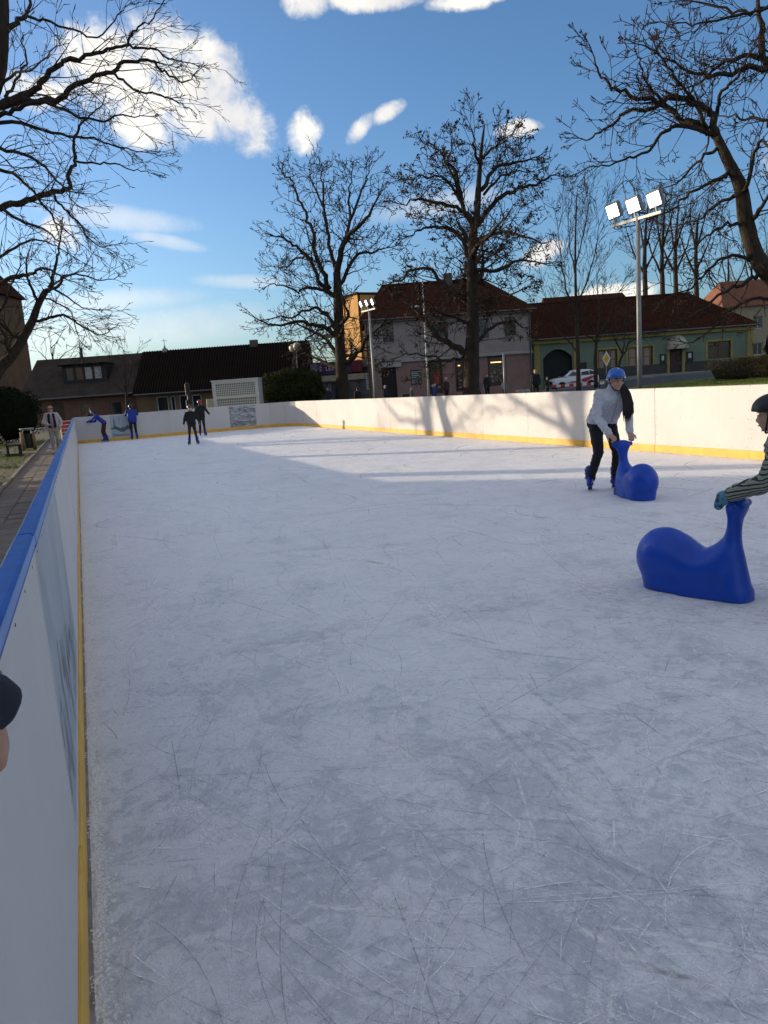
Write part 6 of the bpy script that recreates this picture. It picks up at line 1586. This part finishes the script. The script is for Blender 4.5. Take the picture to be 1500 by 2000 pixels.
# child in a striped jacket at the right edge
def stripes():
    m = bpy.data.materials.new('striped knit'); m.use_nodes = True
    nt = m.node_tree; N = nt.nodes; L = nt.links; b = N['Principled BSDF']; b.inputs['Roughness'].default_value = .85
    tc = N.new('ShaderNodeTexCoord'); mp = N.new('ShaderNodeMapping'); mp.inputs['Rotation'].default_value = (R(24), R(30), R(0)); L.new(tc.outputs['Object'], mp.inputs[0])
    wv = N.new('ShaderNodeTexWave'); wv.wave_type = 'BANDS'; wv.bands_direction = 'Z'; wv.inputs['Scale'].default_value = 17; wv.inputs['Distortion'].default_value = 0.8; wv.inputs['Detail'].default_value = 2; wv.inputs['Detail Scale'].default_value = 1.2
    L.new(mp.outputs[0], wv.inputs['Vector'])
    rp = N.new('ShaderNodeValToRGB'); cr = rp.color_ramp; cr.interpolation = 'CONSTANT'
    cr.elements[0].position = 0; cr.elements[0].color = (0.02, 0.022, 0.028, 1); cr.elements[1].position = .42; cr.elements[1].color = (0.30, 0.30, 0.31, 1)
    e = cr.elements.new(.78); e.color = (0.20, 0.23, 0.13, 1)
    L.new(wv.outputs['Fac'], rp.inputs[0]); L.new(rp.outputs[0], b.inputs['Base Color'])
    return m
J, k = pose(1.30, hipR=(.09, -.20, .86), hipL=(-.09, -.20, .86), kneeR=(.11, -.02, .49), kneeL=(-.11, -.06, .49), ankR=(.13, -.16, .16), ankL=(-.13, -.22, .16), shR=(.17, .06, 1.30), shL=(-.17, .06, 1.30), elR=(.20, .13, 1.01), elL=(-.21, .14, 1.01), wrR=(.11, .41, .885), wrL=(-.13, .42, .885),
            neck=(0, .08, 1.37), head=(0, .16, 1.50), look=(.05, 1, -.15), handR=(-.1, 1, -.3), handL=(.1, 1, -.3))
CP = AID2 - Vector((-math.sin(R(30)), math.cos(R(30)), 0)) * .36 + Vector((-.03, .03, 0))
MG = mat('patterned mitten', (0.02, 0.03, 0.06), 0.7, scale=22, col2=(0.08, 0.24, 0.36), thr=(.46, .54))
ce, ct, chp = person('child in black helmet and striped jacket pushing the near skating aid at the right edge', (CP.x, CP.y, 0), R(30), J, k, stripes(), M_NAVY, .014, 'skate', mat('matt black helmet', (0.010, 0.010, 0.012), 0.45, 0.2), (M_HAIRD, 'short'), topname='jacket', bulk=1.45, gloves=True)
for s in 'RL':
    g = MB(); w = J['wr' + s]; d = J['hand' + s]
    g.cap(w - d * .02, w + d * .05, .036, .040, 12); g.cap(w + d * .05, w + d * .075 - UP * .045, .038, .030, 12); g.cap(w + d * .03, w + d * .05 + Vector((-.035 if s == 'R' else .035, 0, -.02)), .02, .017, 10)
    solid('mitten', g, .008, MG, ce, 2)

# hand of an adult resting over the left boards (the rest of the figure stands outside the picture)
J, k = pose(1.78, shR=(.19, .06, 1.38), elR=(.22, .29, 1.21), wrR=(.098, .497, 1.120), handR=(-.03, .10, -1), shL=(-.19, 0, 1.38))
ae, at_, _ = person('adult in black jacket standing outside the left boards, one hand over the rail', (-.665, 1.055 - 0.0, -.05), R(-90), J, k, M_NAVY, mat('dark jeans', (0.02, 0.025, 0.04), 0.85), .014, 'shoe', None, (M_HAIRD, 'short'), fine=True, skin=M_SKIN2, bulk=.86, curl=88, palmN=Vector((0, 1, .1)), cuff=.006, handk=.74)

# skaters at the far end
J, k = pose(1.30, wrR=(.33, .05, .93), wrL=(-.36, .10, .95), elR=(.28, -.02, 1.14), elL=(-.29, -.02, 1.14), ankR=(.16, .0, .15), ankL=(-.17, .04, .15), kneeR=(.13, .06, .52), kneeL=(-.13, .08, .52), toeR=(.5, 1, 0), toeL=(-.5, 1, 0))
person('child skater in black with dark silver helmet gliding towards the camera', (3.51, 25.9, 0), R(174), J, k, M_BLACK, M_BLACK, .02, 'skate', mat('dark silver helmet', (0.07, 0.07, 0.08), 0.25, 0.3, metal=.3), (M_HAIRD, 'short'), bulk=1.1)
J, k = pose(1.46, wrR=(.40, .05, 1.02), elR=(.30, 0, 1.2), ankR=(.12, .0, .14), ankL=(-.12, .03, .14))
person('skater in black coat and red helmet seen from behind near the far boards', (4.70, 31.6, 0), R(-22), J, k, M_BLACK, M_BLACK, .02, 'skate', mat('red helmet', (0.30, 0.012, 0.015), 0.35), (M_HAIRD, 'short'), bulk=1.1)
J, k = pose(1.50, hipR=(.09, -.12, .92), hipL=(-.09, -.12, .92), shR=(.165, .20, 1.27), shL=(-.165, .18, 1.30), neck=(0, .24, 1.36), head=(0, .32, 1.46), elR=(.22, .30, 1.02), elL=(-.20, .40, 1.08), wrR=(.22, .56, 1.0), wrL=(-.16, .62, 1.02), kneeR=(.1, -.06, .52), kneeL=(-.1, .0, .52), ankR=(.1, -.16, .14), ankL=(-.1, -.08, .14))
person('child in blue jacket and maroon trousers bending by the far left boards', (.86, 33.55, 0), R(80), J, k, M_BLUEJ, mat('maroon trousers', (0.055, 0.012, 0.012), 0.85), .02, 'skate', mat('dark brown helmet', (0.03, 0.012, 0.010), 0.4), (M_HAIRD, 'short'))
J, k = pose(1.52, shR=(.19, .12, 1.36), shL=(-.19, .12, 1.36), neck=(0, .14, 1.42), head=(0, .20, 1.55), elR=(.27, .25, 1.18), elL=(-.27, .25, 1.18), wrR=(.17, .42, 1.24), wrL=(-.17, .42, 1.24), ankR=(.11, -.1, .14), ankL=(-.11, -.1, .14))
person('skater in bright blue jacket leaning on the far boards beside the misty picture', (2.12, 33.72, 0), R(0), J, k, M_BLUEJ, M_BLACK, .02, 'skate', mat('navy helmet', (0.012, 0.018, 0.035), 0.4), (M_HAIRD, 'short'), bulk=1.15)
J, k = pose(1.45)
person('onlooker in dark cap just behind the far left boards', (.55, 34.9, 0), R(180), J, k, M_BLACK, M_BLACK, .02, 'shoe', mat('dark cap', (0.02, 0.018, 0.016), 0.8), None)
# woman walking along the path
J, k = pose(1.62, elR=(.29, .02, 1.12), elL=(-.30, .02, 1.12), wrR=(.12, .22, 1.04), wrL=(-.24, .10, .92), kneeR=(.08, .10, .49), kneeL=(-.08, .0, .48), ankR=(.07, .16, .10), ankL=(-.07, -.22, .12), handR=(-.8, .4, 0))
we, _, whp = person('woman in pale pink jacket and light jeans walking along the left path', (-.86, 28.3, 0), R(176), J, k, mat('pale pink jacket', (0.46, 0.37, 0.37), 0.8, 0.1, scale=7, bump=.3, bscale=20), mat('light jeans', (0.27, 0.29, 0.28), 0.85, 0.15), .02, mat('pale shoes', (0.5, 0.46, 0.4), 0.7), None, (M_HAIRB, 'short'), bulk=1.3)
sv = MB(); sv.cap((0, .095, .95), (0, .10, 1.22), .068, .072, 12); sv.cap((0, .075, .88), (0, .08, .98), .07, .068); solid('shirt', sv, .016, mat('grey shirt', (0.22, 0.22, 0.23), 0.85), we, 2)
sv = MB()
for s in (-1, 1): sv.cap((s * .085, .10, .92), (s * .075, .10, 1.33), .060, .050)
solid('vest', sv, .016, M_BLACK, we, 2)
MB().tube([whp(-.085, .03, .012), whp(-.05, .088, .012), whp(.05, .088, .012), whp(.085, .03, .012)], .014, 8).build('sunglasses', M_BLACK, we, True)

# people on the street beyond
RGP = random.Random(4)
PED = [(1045, 719, 45, 150, M_BLACK, M_HAIRB, 'man with fair hair and dark jacket standing before the green house corner'), (1068, 736, 46, 200, M_BLACK, M_HAIRD, 'dark dressed pedestrian right of the fair haired man'),
       (871, 738, 52, 20, mat('dark brown coat', (0.05, 0.02, 0.016), .85), M_HAIRG, 'pedestrian in brown coat and pale hat walking past the shop windows'), (935, 742, 52, 100, mat('grey coat', (0.12, 0.12, 0.13), .85), M_HAIRG, 'grey haired pedestrian just right of the centre trunk'),
       (950, 730, 51, 190, M_BLACK, mat('auburn hair', (0.10, 0.025, 0.015), .7), 'tall auburn haired pedestrian in black before the pink wall'), (752, 753, 50, 30, M_NAVY, M_HAIRG, 'pedestrian in navy at the dark doorway'),
       (984, 742, 54, 170, mat('pale anorak', (0.25, 0.26, 0.28), .8), M_HAIRD, 'small figure in pale anorak under the lit shop window'), (803, 758, 48, 90, mat('dark green coat', (0.02, 0.028, 0.022), .85), M_HAIRG, 'short figure in dark green by the standing sign frame'),
       (849, 750, 51, 60, M_BLUEJ, M_HAIRG, 'pedestrian in blue jacket left of the brown coat'), (698, 757, 47, 0, M_BLACK, M_HAIRD, 'dark figure beside the left centre trunk'), (845, 752, 54, 240, mat('purple coat', (0.05, 0.02, 0.06), .85), M_HAIRG, 'pedestrian in purple coat by the street lamp pole'),
       (640, 757, 55, 140, M_NAVY, M_HAIRD, 'dark figure before the glazed shop left of the trunk')]
for px, py, d, rot, cl, hr, lab in PED:
    q = at(px, py, d); g = hz(q.x, q.y); h = max(1.25, min(1.85, (q.z - g)))
    J, k = pose(h, wrR=(.20, .14, .95), wrL=(-.24, .02, .90), ankR=(.09, .08, .09), ankL=(-.09, -.1, .09))
    person(lab, (q.x, q.y, g), R(rot), J, k, cl, M_BLACK, .034, 'shoe', None, (hr, 'short'), bulk=1.15, group='pedestrians on the street')
print('objects', len(bpy.data.objects))
